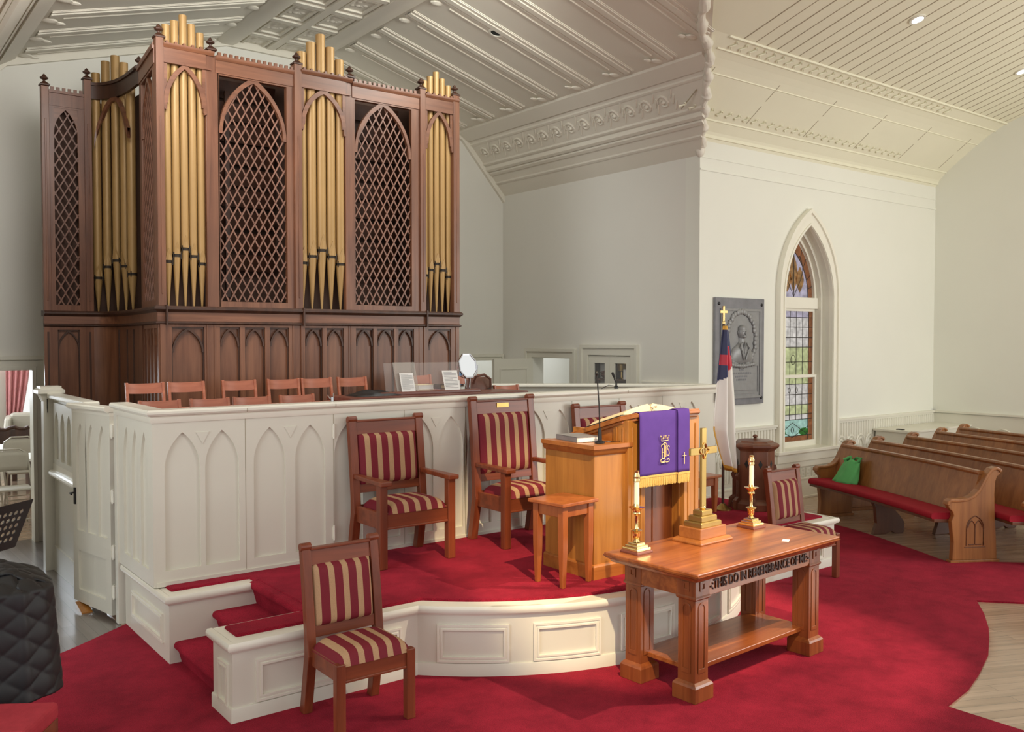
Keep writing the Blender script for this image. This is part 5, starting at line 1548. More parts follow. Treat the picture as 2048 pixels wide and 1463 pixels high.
# leather bag on the chair seat
bg_ = thing('leather_bag', 'dark brown leather bag slung on the choir chair beside the mirror', 'bag', (4.97, 7.02, 1.357))
mb = MB()
mb.loft([[(.15 * w * cos(a), .075 * d * sin(a), z) for a in [2 * pi * k / 20 for k in range(20)]] for z, w, d in ((0, .75, .7), (.03, 1.0, 1), (.16, 1.06, 1.1), (.27, 1.0, .9), (.35, .92, .5), (.385, .8, .25), (.39, .6, .1))]); mb.build('body', 'leather', bg_, smooth=True)
mb = MB(); mb.tube([(-.09, -.05, .33), (-.085, -.085, .40), (0, -.10, .415), (.08, -.09, .37), (.09, -.08, .28)], .012, 8); mb.build('handle', 'leather', bg_, smooth=True)
mb = MB(); mb.tube([(-.15, -.04, .27), (-.05, -.09, .25), (.08, -.09, .28), (.15, -.03, .30)], .006, 6); mb.build('zip_seam', 'black', bg_, smooth=True)
# ================================================================== parapet microphone, cables
pm = thing('gooseneck_microphone', 'small black gooseneck microphone standing on the parapet rail', 'microphone', (5.97, YP + .02, 1.638))
mb = MB(); mb.lathe([(.001, 0), (.02, 0), (.02, .02), (.009, .03), (.009, .05)], 12); mb.build('base', 'blackmetal', pm, smooth=True)
mb = MB(); mb.tube([(0, 0, .05), (-.02, -.0, .08), (-.045, -.01, .125)], .006, 8); mb.build('gooseneck', 'black', pm, smooth=True)
mb = MB(); mb.tube([(-.04, -.01, .115), (-.062, -.015, .145)], .012, 10); mb.ball((-.062, -.015, .146), .013, 10, 6); mb.build('head', 'black', pm, smooth=True)
mb = MB(); mb.tube([(0, .015, .022), (-.07, .03, .034), (-.14, .04, .007), (-.17, .055, -.018)], .003, 6); mb.build('cable', 'black', pm, smooth=True)
mb = MB(); mb.tube([(0, 0, 0), (0, 0, .035)], .012, 10); mb.tube([(-.012, 0, .02), (-.03, .02, .05)], .004, 6); mb.tube([(.012, 0, .02), (.02, .02, .06)], .004, 6)
simple('microphone_clip', 'tiny chrome clip on the parapet rail left of the console', 'clip', (mb, 'chrome'), (3.03, YP + .02, 1.638), smooth=True)

# ================================================================== PULPIT
pu = thing('pulpit', 'orange oak pulpit with a lower side wing, carrying a purple cloth and open Bible', 'pulpit', (0, 0, ZP + .008))
def part(par_, name, mat, *boxes, **k):
    mb = MB()
    for b in boxes: mb.box(*b)
    return mb.build(name, mat, par_, **k)
part(pu, 'side_wing', 'pulpit', (4.15, 4.47, 4.50, 5.02, 0, .86), bevel=.004)
mb = MB(); sweep(mb, [(0, 0), (.018, 0), (.018, .085), (.012, .095), (0, .10)], [(4.15, 5.02), (4.15, 4.50), (4.47, 4.50)]); mb.build('wing_plinth', 'pulpitx', pu)
mb = MB(); sweep(mb, [(-.03, .845), (.006, .845), (.020, .86), (.028, .885), (.040, .89), (.040, .918), (-.03, .918)], [(4.15, 5.02), (4.15, 4.50), (4.48, 4.50)]); mb.box(4.152, 4.498, 4.502, 5.018, .86, .915); mb.build('wing_cap', 'pulpitx', pu, smooth=True, angle=30)
part(pu, 'body', 'pulpit', (4.47, 4.50, 4.54, 5.08, 0, .98), (5.12, 5.15, 4.54, 5.08, 0, .98), (4.5, 5.12, 5.05, 5.08, 0, .5))
part(pu, 'front_panel', 'pulpitdark', (4.60, 5.03, 4.585, 4.60, .08, 1.05), (4.80, 4.812, 4.578, 4.585, .10, 1.04), bevel=.003)
for x0, x1 in ((4.44, 4.61), (5.02, 5.18)):
    part(pu, 'pilaster', 'pulpit', (x0, x1, 4.47, 4.62, 0, 1.07), (x0 + .035, x0 + .050, 4.463, 4.47, .12, 1.02), (x1 - .050, x1 - .035, 4.463, 4.47, .12, 1.02), (x0 - .008, x0, 4.51, 4.525, .12, 1.02), (x0 - .008, x0, 4.575, 4.59, .12, 1.02), (x0 - .012, x1 + .012, 4.458, 4.63, 0, .09), bevel=.003)
# sloping reading desk
def dz_(y): return 1.128 - .30 * (y - 4.43)
def desk(mb, o, z0, z1):
    P = [(4.42 - o, 5.17), (4.42 - o, 4.52), (4.50, 4.435 - o), (5.14, 4.435 - o), (5.21 + o, 4.52), (5.21 + o, 5.17)]
    n = len(P)
    mb.add([(x, y, dz_(y) + z0) for x, y in P] + [(x, y, dz_(y) + z1) for x, y in P], [list(range(n - 1, -1, -1)), list(range(n, 2 * n))] + [(i, (i + 1) % n, n + (i + 1) % n, n + i) for i in range(n)])
mb = MB(); desk(mb, 0, -.012, 0.0); desk(mb, .008, -.035, -.012); desk(mb, -.012, -.055, -.035); mb.build('desk_top', 'pulpitx', pu, bevel=.003)
mb = MB()
mb.hexa([(4.455, 4.50, .88), (4.475, 4.50, .88), (4.475, 5.10, .88), (4.455, 5.10, .88)], [(4.455, 4.50, dz_(4.5) - .05), (4.475, 4.50, dz_(4.5) - .05), (4.475, 5.10, dz_(5.10) - .05), (4.455, 5.10, dz_(5.1) - .05)])
mb.hexa([(5.15, 4.50, .88), (5.17, 4.50, .88), (5.17, 5.10, .88), (5.15, 5.10, .88)], [(5.15, 4.50, dz_(4.5) - .05), (5.17, 4.50, dz_(4.5) - .05), (5.17, 5.10, dz_(5.10) - .05), (5.15, 5.10, dz_(5.1) - .05)])
mb.box(4.6, 5.03, 4.58, 4.60, 1.0, 1.07)
mb.build('cheek', 'pulpitx', pu)
# open Bible
bi = thing('open_bible', 'large open Bible with gilt pages and black cover lying on the pulpit desk', 'book', (4.84, 4.80, ZP + .008 + dz_(4.80) + .012)); bi.rotation_euler = (-math.atan(.30), 0, radians(0))
mb = MB(); mb.box(-.335, -.004, -.205, .205, 0, .010); mb.box(.004, .335, -.205, .205, 0, .010); mb.box(-.012, .012, -.20, .20, -.0, .004); mb.build('cover', 'black', bi)
for s in (-1, 1):
    mb = MB(); secs = []
    for k in range(13):
        u = k / 12; x = s * (.003 + .285 * u); z = .013 + .062 * (1 - u) ** .6 * min(1, (u + .03) * 14) ** .5 + .012 * (1 - u * .3)
        secs.append([(x, -.185, .010), (x, -.185, z), (x, .185, z), (x, .185, .010)])
    mb.loft(secs); mb.build('pages', 'pages', bi, smooth=True, angle=50)
mb = MB(); mb.box(.0, .012, -.24, .15, .052, .0535); mb.box(.012, .022, -.23, -.14, .045, .0465); mb.build('ribbon', 'redcush', bi)
# purple cloth with fringe and emblem
cl = thing('pulpit_cloth', 'purple pulpit cloth with gold fringe, crown and monogram over the desk front', 'cloth', (0, 0, ZP + .008))
yc_ = 4.418
def hang(mb, x0, x1, y_off, zb, top_y, wav=.004):
    def fn(u, v):
        x = x0 + (x1 - x0) * u
        if v < .3:
            y = top_y + (4.43 - top_y) * (v / .3); return (x, y - y_off * .0, dz_(y) + .005 + y_off * .6)
        w = (v - .3) / .7
        return (x + .0 * w, yc_ - y_off - wav * sin(u * 7 + 1.3) * w - .006 * sin(min(1, w * 8) * pi / 2), dz_(4.43) + .003 + y_off * .3 - (dz_(4.43) - zb) * w)
    mb.grid(fn, 16, 26)
mb = MB(); hang(mb, 4.495, 4.985, 0, .675, 4.62); mb.build('main_fall', 'purple', cl, smooth=True, angle=60, solid=.004)
mb = MB(); hang(mb, 4.868, 4.99, .014, .675, 4.62, .002); mb.build('side_fold', 'purple', cl, smooth=True, angle=60, solid=.004)
for nm, x0, x1, yo, n in (('fringe', 4.493, 4.87, .003, 62), ('fringe', 4.868, 4.992, .018, 22)):
    mb = MB()
    mb.box(x0, x1, yc_ - yo - .010, yc_ - yo + .004, .668, .682)
    for k in range(n):
        x = x0 + (x1 - x0) * (k + .5) / n; mb.tube([(x, yc_ - yo - .004, .672), (x + .002 * sin(k * 3.1), yc_ - yo - .005 + .003 * sin(k * 1.7), .605 + .003 * sin(k * 2.3))], .0042, 5)
    mb.build(nm, 'fringe', cl, smooth=True)
ye = yc_ - .018
mb = MB()
def th(pts, r=.0045): mb.tube([(4.735 + a * .9, ye, .832 + b * .84) for a, b in pts], r * .7, 6)
def arcpts(cx_, cz_, rx, rz_, s0, s1, n=10): return [(cx_ + rx * cos(s0 + (s1 - s0) * i / n), cz_ + rz_ * sin(s0 + (s1 - s0) * i / n)) for i in range(n + 1)]
th([(-.004, .075), (-.004, -.05)], .006)                                        # I / L stem
th([(-.030, .040), (-.030, -.045)], .005); th([(.012, .060), (.012, -.035)], .005)
th(arcpts(-.018, .052, .022, .022, pi * 1.1, .15, 8)); th(arcpts(.0, .062, .022, .022, pi * .9, -.1, 8))
th([(-.030, .005), (.012, .005)], .0035)
th([(.052, .045), (.046, .056), (.034, .056), (.028, .042), (.034, .028), (.046, .014), (.052, -.004), (.046, -.022), (.034, -.028), (.026, -.018)], .005)   # S
th(arcpts(-.02, -.065, .028, .018, pi * .1, pi * 1.9, 12)); th([(-.03, -.08), (-.005, -.068), (.02, -.082), (.045, -.078), (.055, -.06), (.045, -.05), (.025, -.062)], .0045)
th([(-.036, .102), (.036, .102)], .005)                                          # crown
th([(-.036, .102), (-.046, .135), (-.024, .115), (-.012, .142), (0, .116), (.012, .142), (.024, .115), (.046, .135), (.036, .102)], .004)
for a in (-.046, -.012, .012, .046): mb.ball((4.735 + a * .9, ye, .832 + .142 * .84), .0045, 8, 5)
mb.build('monogram', 'thread', cl, smooth=True)
mb = MB(); yq = yc_ - .030
mb.tube([(4.928, yq, .822), (4.928, yq, .738)], .003, 6); mb.tube([(4.909, yq, .798), (4.947, yq, .798)], .003, 6); mb.build('small_cross', 'thread', cl, smooth=True)
# book and microphone on the wing
slab_thing('white_book', 'thick white paged book with grey cover lying on the pulpit wing', 'book', (4.27, 4.80, ZP + .008 + .918), .20, .27, .036, 'stone', radians(-8), 'paper')
pmn = thing('pulpit_microphone', 'tall black gooseneck microphone standing on the pulpit wing', 'microphone', (4.27, 4.575, ZP + .008 + .918))
mb = MB(); mb.lathe([(.001, 0), (.036, 0), (.036, .008), (.016, .016), (.014, .06), (.012, .10), (.001, .10)], 16); mb.build('base', 'blackmetal', pmn, smooth=True)
mb = MB(); mb.tube([(0, 0, .09), (-.006, .0, .25), (-.016, .005, .40), (-.024, .005, .47)], .005, 8); mb.build('gooseneck', 'black', pmn, smooth=True)
mb = MB(); mb.ball((-.026, .005, .483), .012, 10, 7, 1, 1, 1.4); mb.build('head', 'black', pmn, smooth=True)
mb = MB(); mb.tube([(.02, 0, .014), (.07, -.015, .005), (.18, -.025, .005), (.19, -.03, .10)], .0025, 6); mb.build('cord', 'black', pmn, smooth=True)

# ================================================================== SMALL TABLES ON THE PLATFORM
def stand(name, label, loc, tw, td, h, lw, rz=0.0):
    t = thing(name, label, 'side table', loc, rz)
    mb = MB(); mb.box(-tw / 2, tw / 2, -td / 2, td / 2, h - .024, h); mb.build('tabletop', 'stool', t, bevel=.005)
    a, b = tw / 2 - .045, td / 2 - .045
    mb = MB()
    for s in (-1, 1): mb.box(-a, a, s * b - .010, s * b + .010, h - .10, h - .024); mb.box(s * a - .010, s * a + .010, -b, b, h - .10, h - .024)
    mb.build('apron', 'stool', t, bevel=.003)
    for sx in (-1, 1):
        for sy in (-1, 1):
            mb = MB(); x, y = sx * (a - .004), sy * (b - .004)
            mb.loft([[(x + p * w - sx * (lw / 2 - w) * 0, y + q * w, z) for p, q in ((-1, -1), (1, -1), (1, 1), (-1, 1))] for z, w in ((0, lw * .30), (h * .45, lw * .48), (h * .75, lw * .5), (h - .024, lw * .5))])
            mb.build('leg', 'stool', t, bevel=.003)
    return t
stand('small_stand', 'small square cherry stand with tapered legs in front of the pulpit wing', (3.955, 4.595, ZP + .008), .35, .33, .565, .048, radians(6))
stand('low_table', 'low reddish table beside the flagpole right of the pulpit', (6.52, 5.72, ZP + .008), .46, .36, .355, .05)

# ================================================================== COMMUNION TABLE
TZ = .79
ct = thing('communion_table', 'carved oak communion table with lower shelf standing before the platform', 'table', (4.597, 3.735, .014), radians(3.2))
TW, TD = 1.52, .72
mb = MB()
mb.prism([(-TW / 2, -TD / 2), (TW / 2, -TD / 2), (TW / 2, TD / 2), (-TW / 2, TD / 2)], TZ - .04, TZ - .014, 'z')
sweep(mb, [(-.05, TZ - .075), (-.035, TZ - .075), (-.022, TZ - .055), (-.006, TZ - .045), (-.0, TZ - .04), (-.05, TZ - .04)], [(-TW / 2, TD / 2), (-TW / 2, -TD / 2), (TW / 2, -TD / 2), (TW / 2, TD / 2)], closed=True)
mb.build('tabletop', 'table', ct, bevel=.007)
LX, LY = TW / 2 - .16, TD / 2 - .155          # leg centres
lw = .062
for sx in (-1, 1):
    for sy in (-1, 1):
        x, y = sx * LX, sy * LY
        mb = MB()
        mb.box(x - lw, x + lw, y - lw, y + lw, .09, TZ - .07)
        mb.loft([[(x + p * w, y + q * w, z) for p, q in ((-1, -1), (1, -1), (1, 1), (-1, 1))] for w, z in ((.085, 0), (.085, .085), (.078, .098), (lw, .112))])
        mb.loft([[(x + p * w, y + q * w, z) for p, q in ((-1, -1), (1, -1), (1, 1), (-1, 1))] for w, z in ((lw + .002, .585), (lw + .010, .592), (lw + .010, .602), (lw + .004, .61), (lw + .004, TZ - .06))])
        leg = mb.build('leg', 'tablez', ct, bevel=.003)
        # sunk round-headed flutes and square bosses, front and left faces
        for ax, s in (('y', -1), ('x', -1), ('x', 1), ('y', 1)):
            mb = MB()
            w = .034; u0 = x if ax == 'y' else y; f0 = (y if ax == 'y' else x) + s * lw
            hd = [(u0 + w * cos(pi - pi * i / 10), .535 + w * sin(pi - pi * i / 10)) for i in range(11)]
            hi_ = [(u0 + (w - .012) * cos(pi - pi * i / 10), .535 + (w - .012) * sin(pi - pi * i / 10)) for i in range(11)]
            o = [(u0 - w, .16)] + hd + [(u0 + w, .16)]; q = [(u0 - w + .012, .185)] + hi_ + [(u0 + w - .012, .185)]
            mb.ring(o, q, f0 - .002, f0 + s * .004, ax)
            q0 = [(u0 - .026, .637), (u0 - .026, .692), (u0 + .026, .692), (u0 + .026, .637)]; q1 = [(u0 - .012, .65), (u0 - .012, .679), (u0 + .012, .679), (u0 + .012, .65)]
            f1 = f0 + s * .004
            mb.ring(q0, q1, f1 - .002, f1 + s * .005, ax)
            mb.build('carved_flute', 'tabledark' if False else 'tablez', leg, bevel=.002)
ap_ = []
mb = MB()
for s in (-1, 1):
    mb.box(-LX, LX, s * (LY + lw - .012) - .012, s * (LY + lw - .012) + .012, .60, TZ - .06)
    mb.box(s * (LX + lw - .012) - .012, s * (LX + lw - .012) + .012, -LY, LY, .60, TZ - .06)
    for t_ in (-1, 1): mb.prism([(t_ * (LX - lw), .60), (t_ * (LX - lw), .585), (t_ * (LX - lw - .02), .60)], s * (LY + lw - .012) - .012, s * (LY + lw - .012) + .012, 'y')
apr = mb.build('apron', 'table', ct, bevel=.002)
sh = part(ct, 'shelf', 'table', (-LX - .0, LX + .0, -LY - .005, LY + .005, .145, .175), bevel=.004)
part(ct, 'lettering_band', 'table', (-LX + lw + .004, LX - lw - .004, -LY - lw - .002, -LY - lw + .003, .614, .698))
txt = text_mesh('-:THIS DO IN REMEMBRANCE OF ME:-', .098, .004, 'carved_lettering', 'tabledark', ct, .56, .0012)
txt.location = (0, -LY - lw - .004, .656); txt.rotation_euler = (pi / 2, 0, 0)
wd = max(v.co.x for v in txt.data.vertices) - min(v.co.x for v in txt.data.vertices)
txt.data.transform(Matrix.Diagonal(((2 * LX - 2 * lw - .02) / wd, .80, 1, 1)))
mb = MB(); mb.box(-.035, .035, -.022, .022, 0, .0015)
o = simple('clear_tab', 'small pale sticker lying on the right half of the communion table top', 'sticker', (mb, 'paper'), (4.98, 3.56, TZ + .0005)); o.rotation_euler = (0, 0, .5)
ZTb = .014 + TZ - .014
# ---- candlesticks
def candlestick(loc, label, rz):
    t = thing('brass_candlestick', label, 'candlestick', loc, rz, 'brass altar candlesticks')
    sq = ((-1, -1), (1, -1), (1, 1), (-1, 1))
    mb = MB(); mb.loft([[(p * w, q * w, z) for p, q in sq] for w, z in ((.072, 0), (.072, .010), (.066, .018))]); mb.build('wood_foot', 'console', t, bevel=.002)
    mb = MB()
    for w0, w1, z0, z1 in ((.062, .060, .018, .034), (.050, .047, .034, .050), (.037, .034, .050, .064)): mb.loft([[(p * w, q * w, z) for p, q in sq] for w, z in ((w0, z0), (w0, z1 - .006), (w1, z1))])
    mb.build('stepped_base', 'brass', t, bevel=.0015)
    mb = MB(); mb.lathe([(.001, .064), (.024, .066), (.018, .075), (.013, .082), (.022, .095), (.024, .112), (.026, .128), (.036, .135), (.036, .139), (.014, .146), (.011, .155), (.011, .225), (.014, .232), (.026, .24), (.022, .252), (.030, .268), (.048, .276), (.050, .281), (.020, .285), (.017, .30), (.001, .30)], 24); mb.build('stem', 'brass', t, smooth=True, angle=50)
    mb = MB(); mb.lathe([(.001, .285), (.0165, .285), (.0155, .462), (.001, .462)], 18); mb.build('candle', 'candle', t, smooth=True)
    mb = MB(); mb.lathe([(.018, .438), (.021, .440), (.021, .452), (.019, .456), (.021, .462), (.021, .474), (.017, .484), (.014, .498), (.016, .502), (.010, .506), (.001, .506)], 18); mb.build('follower', 'brass', t, smooth=True, angle=50)
    return t
candlestick((3.975, 3.925, ZTb), 'brass candlestick with ivory candle at the left end of the communion table', radians(3))
candlestick((5.145, 3.965, ZTb), 'brass candlestick with ivory candle at the far right of the communion table', radians(3))
# ---- altar cross
ac = thing('altar_cross', 'brass cross on a stepped brass and oak base in the middle of the communion table', 'cross', (4.565, 3.905, ZTb), radians(3))
sq = ((-1, -1), (1, -1), (1, 1), (-1, 1))
mb = MB(); mb.loft([[(p * w, q * d, z) for p, q in sq] for w, d, z in ((.168, .118, 0), (.168, .118, .014), (.155, .105, .026), (.150, .100, .03))]); mb.box(-.135, .135, -.088, .088, .028, .098); mb.build('oak_base', 'pulpitx', ac, bevel=.004)
mb = MB()
for w, d, z0, z1 in ((.105, .072, .098, .132), (.080, .055, .132, .168), (.055, .038, .168, .203)): mb.loft([[(p * a, q * b, z) for p, q in sq] for a, b, z in ((w, d, z0), (w, d, z1 - .008), (w - .006, d - .006, z1))])
mb.build('stepped_base', 'brassdull', ac, bevel=.002)
mb = MB(); mb.ball((0, 0, .213), .022, 14, 9, 1, 1, .8); mb.build('ball', 'brass', ac, smooth=True)
mb = MB(); mb.box(-.023, .023, -.010, .010, .215, .735); mb.box(-.137, .137, -.0095, .0095, .563, .609); mb.build('cross', 'brassdull', ac, bevel=.002)
mb = MB()
mb.tube([((.034 + .010 * cos(4 * a)) * cos(a), -.014, .586 + (.040 + .010 * cos(4 * a)) * sin(a)) for a in [2 * pi * k / 40 for k in range(41)]], .0045, 6)
mb.tube([(-.014, -.014, .604), (-.014, -.014, .568)], .003, 6); mb.tube([(0, -.014, .604), (0, -.014, .568)], .003, 6); mb.tube([(-.014, -.014, .586), (0, -.014, .586)], .0025, 6)
mb.tube([(.016, -.014, .602), (.008, -.014, .598), (.012, -.014, .588), (.018, -.014, .578), (.012, -.014, .57), (.006, -.014, .573)], .003, 6)
mb.build('monogram_medallion', 'brass', ac, smooth=True)

# ================================================================== FONT, FLAG, PLAQUE
fo = thing('baptismal_font', 'octagonal walnut baptismal font with moulded lid standing beneath the window', 'font', (7.19, 5.50, ZP + .008), radians(10))
def octa(r, z, k0=pi / 8): return [(r * cos(k0 + k * pi / 4), r * sin(k0 + k * pi / 4), z) for k in range(8)]
mb = MB(); mb.loft([octa(r, z) for r, z in ((.235, 0), (.235, .06), (.205, .085), (.185, .10), (.182, .56), (.195, .58))]); mb.build('body', 'font', fo, bevel=.003)
mb = MB(); mb.loft([octa(r, z) for r, z in ((.195, .575), (.212, .59), (.228, .605), (.228, .622), (.212, .636), (.18, .644), (.172, .652), (.165, .660), (.10, .664), (.05, .668))]); 
lid = mb.build('lid', 'font', fo, bevel=.002)
mb = MB(); mb.lathe([(.05, .664), (.02, .672), (.014, .682), (.026, .694), (.018, .708), (.001, .716)], 14); mb.build('knob', 'font', lid, smooth=True)
for k in range(8):
    a = pi / 8 + k * pi / 4
    mb = MB(); mb.at(0, 0, 0, a); mb.loft([[(r0, -w, z), (r1, -w, z), (r1, w, z), (r0, w, z)] for r0, r1, w, z in ((.17, .25, .022, 0), (.17, .245, .022, .09), (.17, .212, .018, .12), (.17, .212, .018, .28), (.17, .228, .018, .32), (.17, .205, .016, .36), (.17, .205, .016, .39), (.17, .198, .012, .43))]); mb.build('buttress', 'font', fo, bevel=.002)
    b = k * pi / 4; rf = .182 * cos(pi / 8)
    mb = MB(); mb.at(0, 0, 0, b); mb.prism([(0, .40), (.022, .44), (0, .48), (-.022, .44)], rf - .01, rf + .0015, 'x'); mb.build('diamond_inlay', 'darkhole', fo)
mb = MB(); mb.at(0, 0, 0, -pi / 4); mb.box(.168, .1725, -.045, .045, .50, .55); mb.build('name_plate', 'bronze', fo)

fl = thing('church_flag', 'white flag with blue canton and red cross hanging on a dark pole beside the plaque', 'flag', (6.86, 5.62, ZP + .008))
mb = MB(); mb.lathe([(.001, 0), (.085, 0), (.085, .012), (.05, .03), (.03, .05), (.018, .06), (.001, .06)], 20); mb.build('stand', 'brassdull', fl, smooth=True)
mb = MB(); mb.tube([(0, 0, .05), (-.005, 0, 1.80)], .013, 10); mb.build('pole', 'oakdark', fl, smooth=True)
mb = MB(); mb.box(-.012 - .005, .012 - .005, -.006, .006, 1.80, 1.955); mb.box(-.055, .045, -.0052, .0052, 1.885, 1.912); mb.lathe([(.016, 1.78), (.016, 1.80), (.010, 1.815)], 10, -.005, 0); mb.build('finial_cross', 'brass', fl, bevel=.002)
# draped cloth: folds hang from the gathered hoist
def flagpt(u, v):
    # v 0 top .. 1 bottom, u 0 (pole side, left) .. 1 (right)
    wl = .030 + .125 * min(1, v * 1.5) ** .8; wr = .025 + .125 * min(1, v * 1.7) ** .7
    if v > .72: wl -= .16 * ((v - .72) / .28) ** 1.2
    x = -wl + (wl + wr) * u - .01
    amp = .012 + .045 * min(1, v * 1.4)
    y = -.03 + (amp * sin(u * 4.0 * pi + .6) + .02 * sin(u * 9 + v * 3)) * (.25 + .75 * sin(pi * u))
    z = 1.765 - 1.36 * v - .06 * u * v
    return (x, y, z)
NU, NV = 60, 110
mb = MB(); verts = [flagpt(i / NU, j / NV) for j in range(NV + 1) for i in range(NU + 1)]
faces = []; mats_ = []
for j in range(NV):
    for i in range(NU):
        faces.append((j * (NU + 1) + i, j * (NU + 1) + i + 1, (j + 1) * (NU + 1) + i + 1, (j + 1) * (NU + 1) + i))
        u, v = (i + .5) / NU, (j + .5) / NV
        m_ = 0
        vb = .40 - .13 * u if u > .0 else .4
        if v < vb: m_ = 1
        if m_ == 1 and ((.20 < v < .27 and u > .1) or (.14 < v < .32 and .40 < u < .85)): m_ = 2
        if v < .03 or v > .972 or (v > .70 and u < .12): m_ = 3
        mats_.append(m_)
for f_, m_ in zip(faces, mats_):
    pass
mb.v = [Vector(p) for p in verts]; mb.f = [list(f_) for f_ in faces]; mb.mi = mats_
mb.build('cloth', ['flagwhite', 'flagblue', 'flagred', 'flaggold'], fl, smooth=True, angle=80, solid=.004)

pq = thing('memorial_plaque', 'grey stone memorial plaque with a wreathed portrait relief on the wall by the window', 'plaque', (8.965, YN - .002, 1.955))
PW, PH = .465, .655
mb = MB(); mb.box(-PW, PW, -.04, 0, -PH, PH); mb.build('stone_slab', 'stone', pq, bevel=.006)
mb = MB(); mb.box(-.36, .36, -.050, -.04, -.55, .50); rect_ring(mb, -.385, .385, -.575, .525, .03, -.062, -.04); mb.box(-.29, .29, -.056, -.05, -.48, -.20); rect_ring(mb, -.33, .33, -.52, -.165, .014, -.058, -.05)
mb.box(-.20, .20, -.060, -.05, -.475, -.38)
mb.build('bronze_panel', 'bronze', pq, bevel=.002)
mb = MB()
for k in range(40):
    a = 2 * pi * k / 40; mb.ball((.27 * cos(a) + .01 * sin(k * 2.2), -.058, .155 + .335 * sin(a)), .034, 8, 6, 1, .6, 1.1)
mb.build('wreath', 'bronze', pq, smooth=True)
mb = MB()     # bust in relief
secs = []
for z, w, d in ((-.135, .215, .03), (-.10, .22, .05), (-.02, .205, .058), (.035, .175, .058), (.07, .12, .05), (.10, .065, .045), (.13, .05, .042), (.17, .05, .042)):
    secs.append([(w * cos(pi - pi * k / 12), -.048 - d * sin(pi * k / 12), z) for k in range(13)])
mb.loft(secs)
mb.ball((0, -.06, .235), .073, 16, 12, .90, .75, 1.25)
mb.ball((0, -.062, .280), .062, 14, 9, 1.02, .8, .7)
mb.ball((0, -.118, .226), .012, 8, 6, .9, 1, 2.0); mb.ball((0, -.104, .186), .024, 10, 6, 1.3, .7, .8); mb.ball((0, -.110, .203), .016, 8, 5, 1.9, .6, .5)
for q in (-1, 1):
    mb.ball((q * .066, -.058, .232), .014, 8, 6, .6, .8, 1.7); mb.ball((q * .026, -.112, .248), .009, 8, 5, 1.5, .5, .6)
    mb.tube([(q * .045, -.098, .105), (q * .085, -.108, .05), (q * .06, -.112, .0), (q * .015, -.112, -.10)], .010, 6)
    mb.tube([(q * .02, -.10, .12), (q * .012, -.108, .06), (q * .003, -.11, -.02)], .007, 6)
for k in range(11): mb.ball((-.22 + .044 * k, -.065, -.155 - .02 * sin(pi * k / 10)), .034, 8, 6, 1, .7, .8)
mb.build('portrait_relief', 'bronze', pq, smooth=True, angle=40)
mb = MB()
for z, w, n in ((-.225, .06, 1), (-.265, .20, 12), (-.305, .12, 7), (-.345, .10, 6)):
    for k in range(n): x = -w + 2 * w * (k + .5) / n; mb.box(x - w / n * .7, x + w / n * .7, -.0585, -.056, z - .011, z + .011)
mb.build('inscription', 'stone', pq)
for s in (-1, 1):
    for q in (-1, 1):
        mb = MB(); mb.ball((s * .41, -.042, q * .58), .02, 10, 6, 1, .7, 1); mb.build('bolt', 'blackmetal', pq, smooth=True)

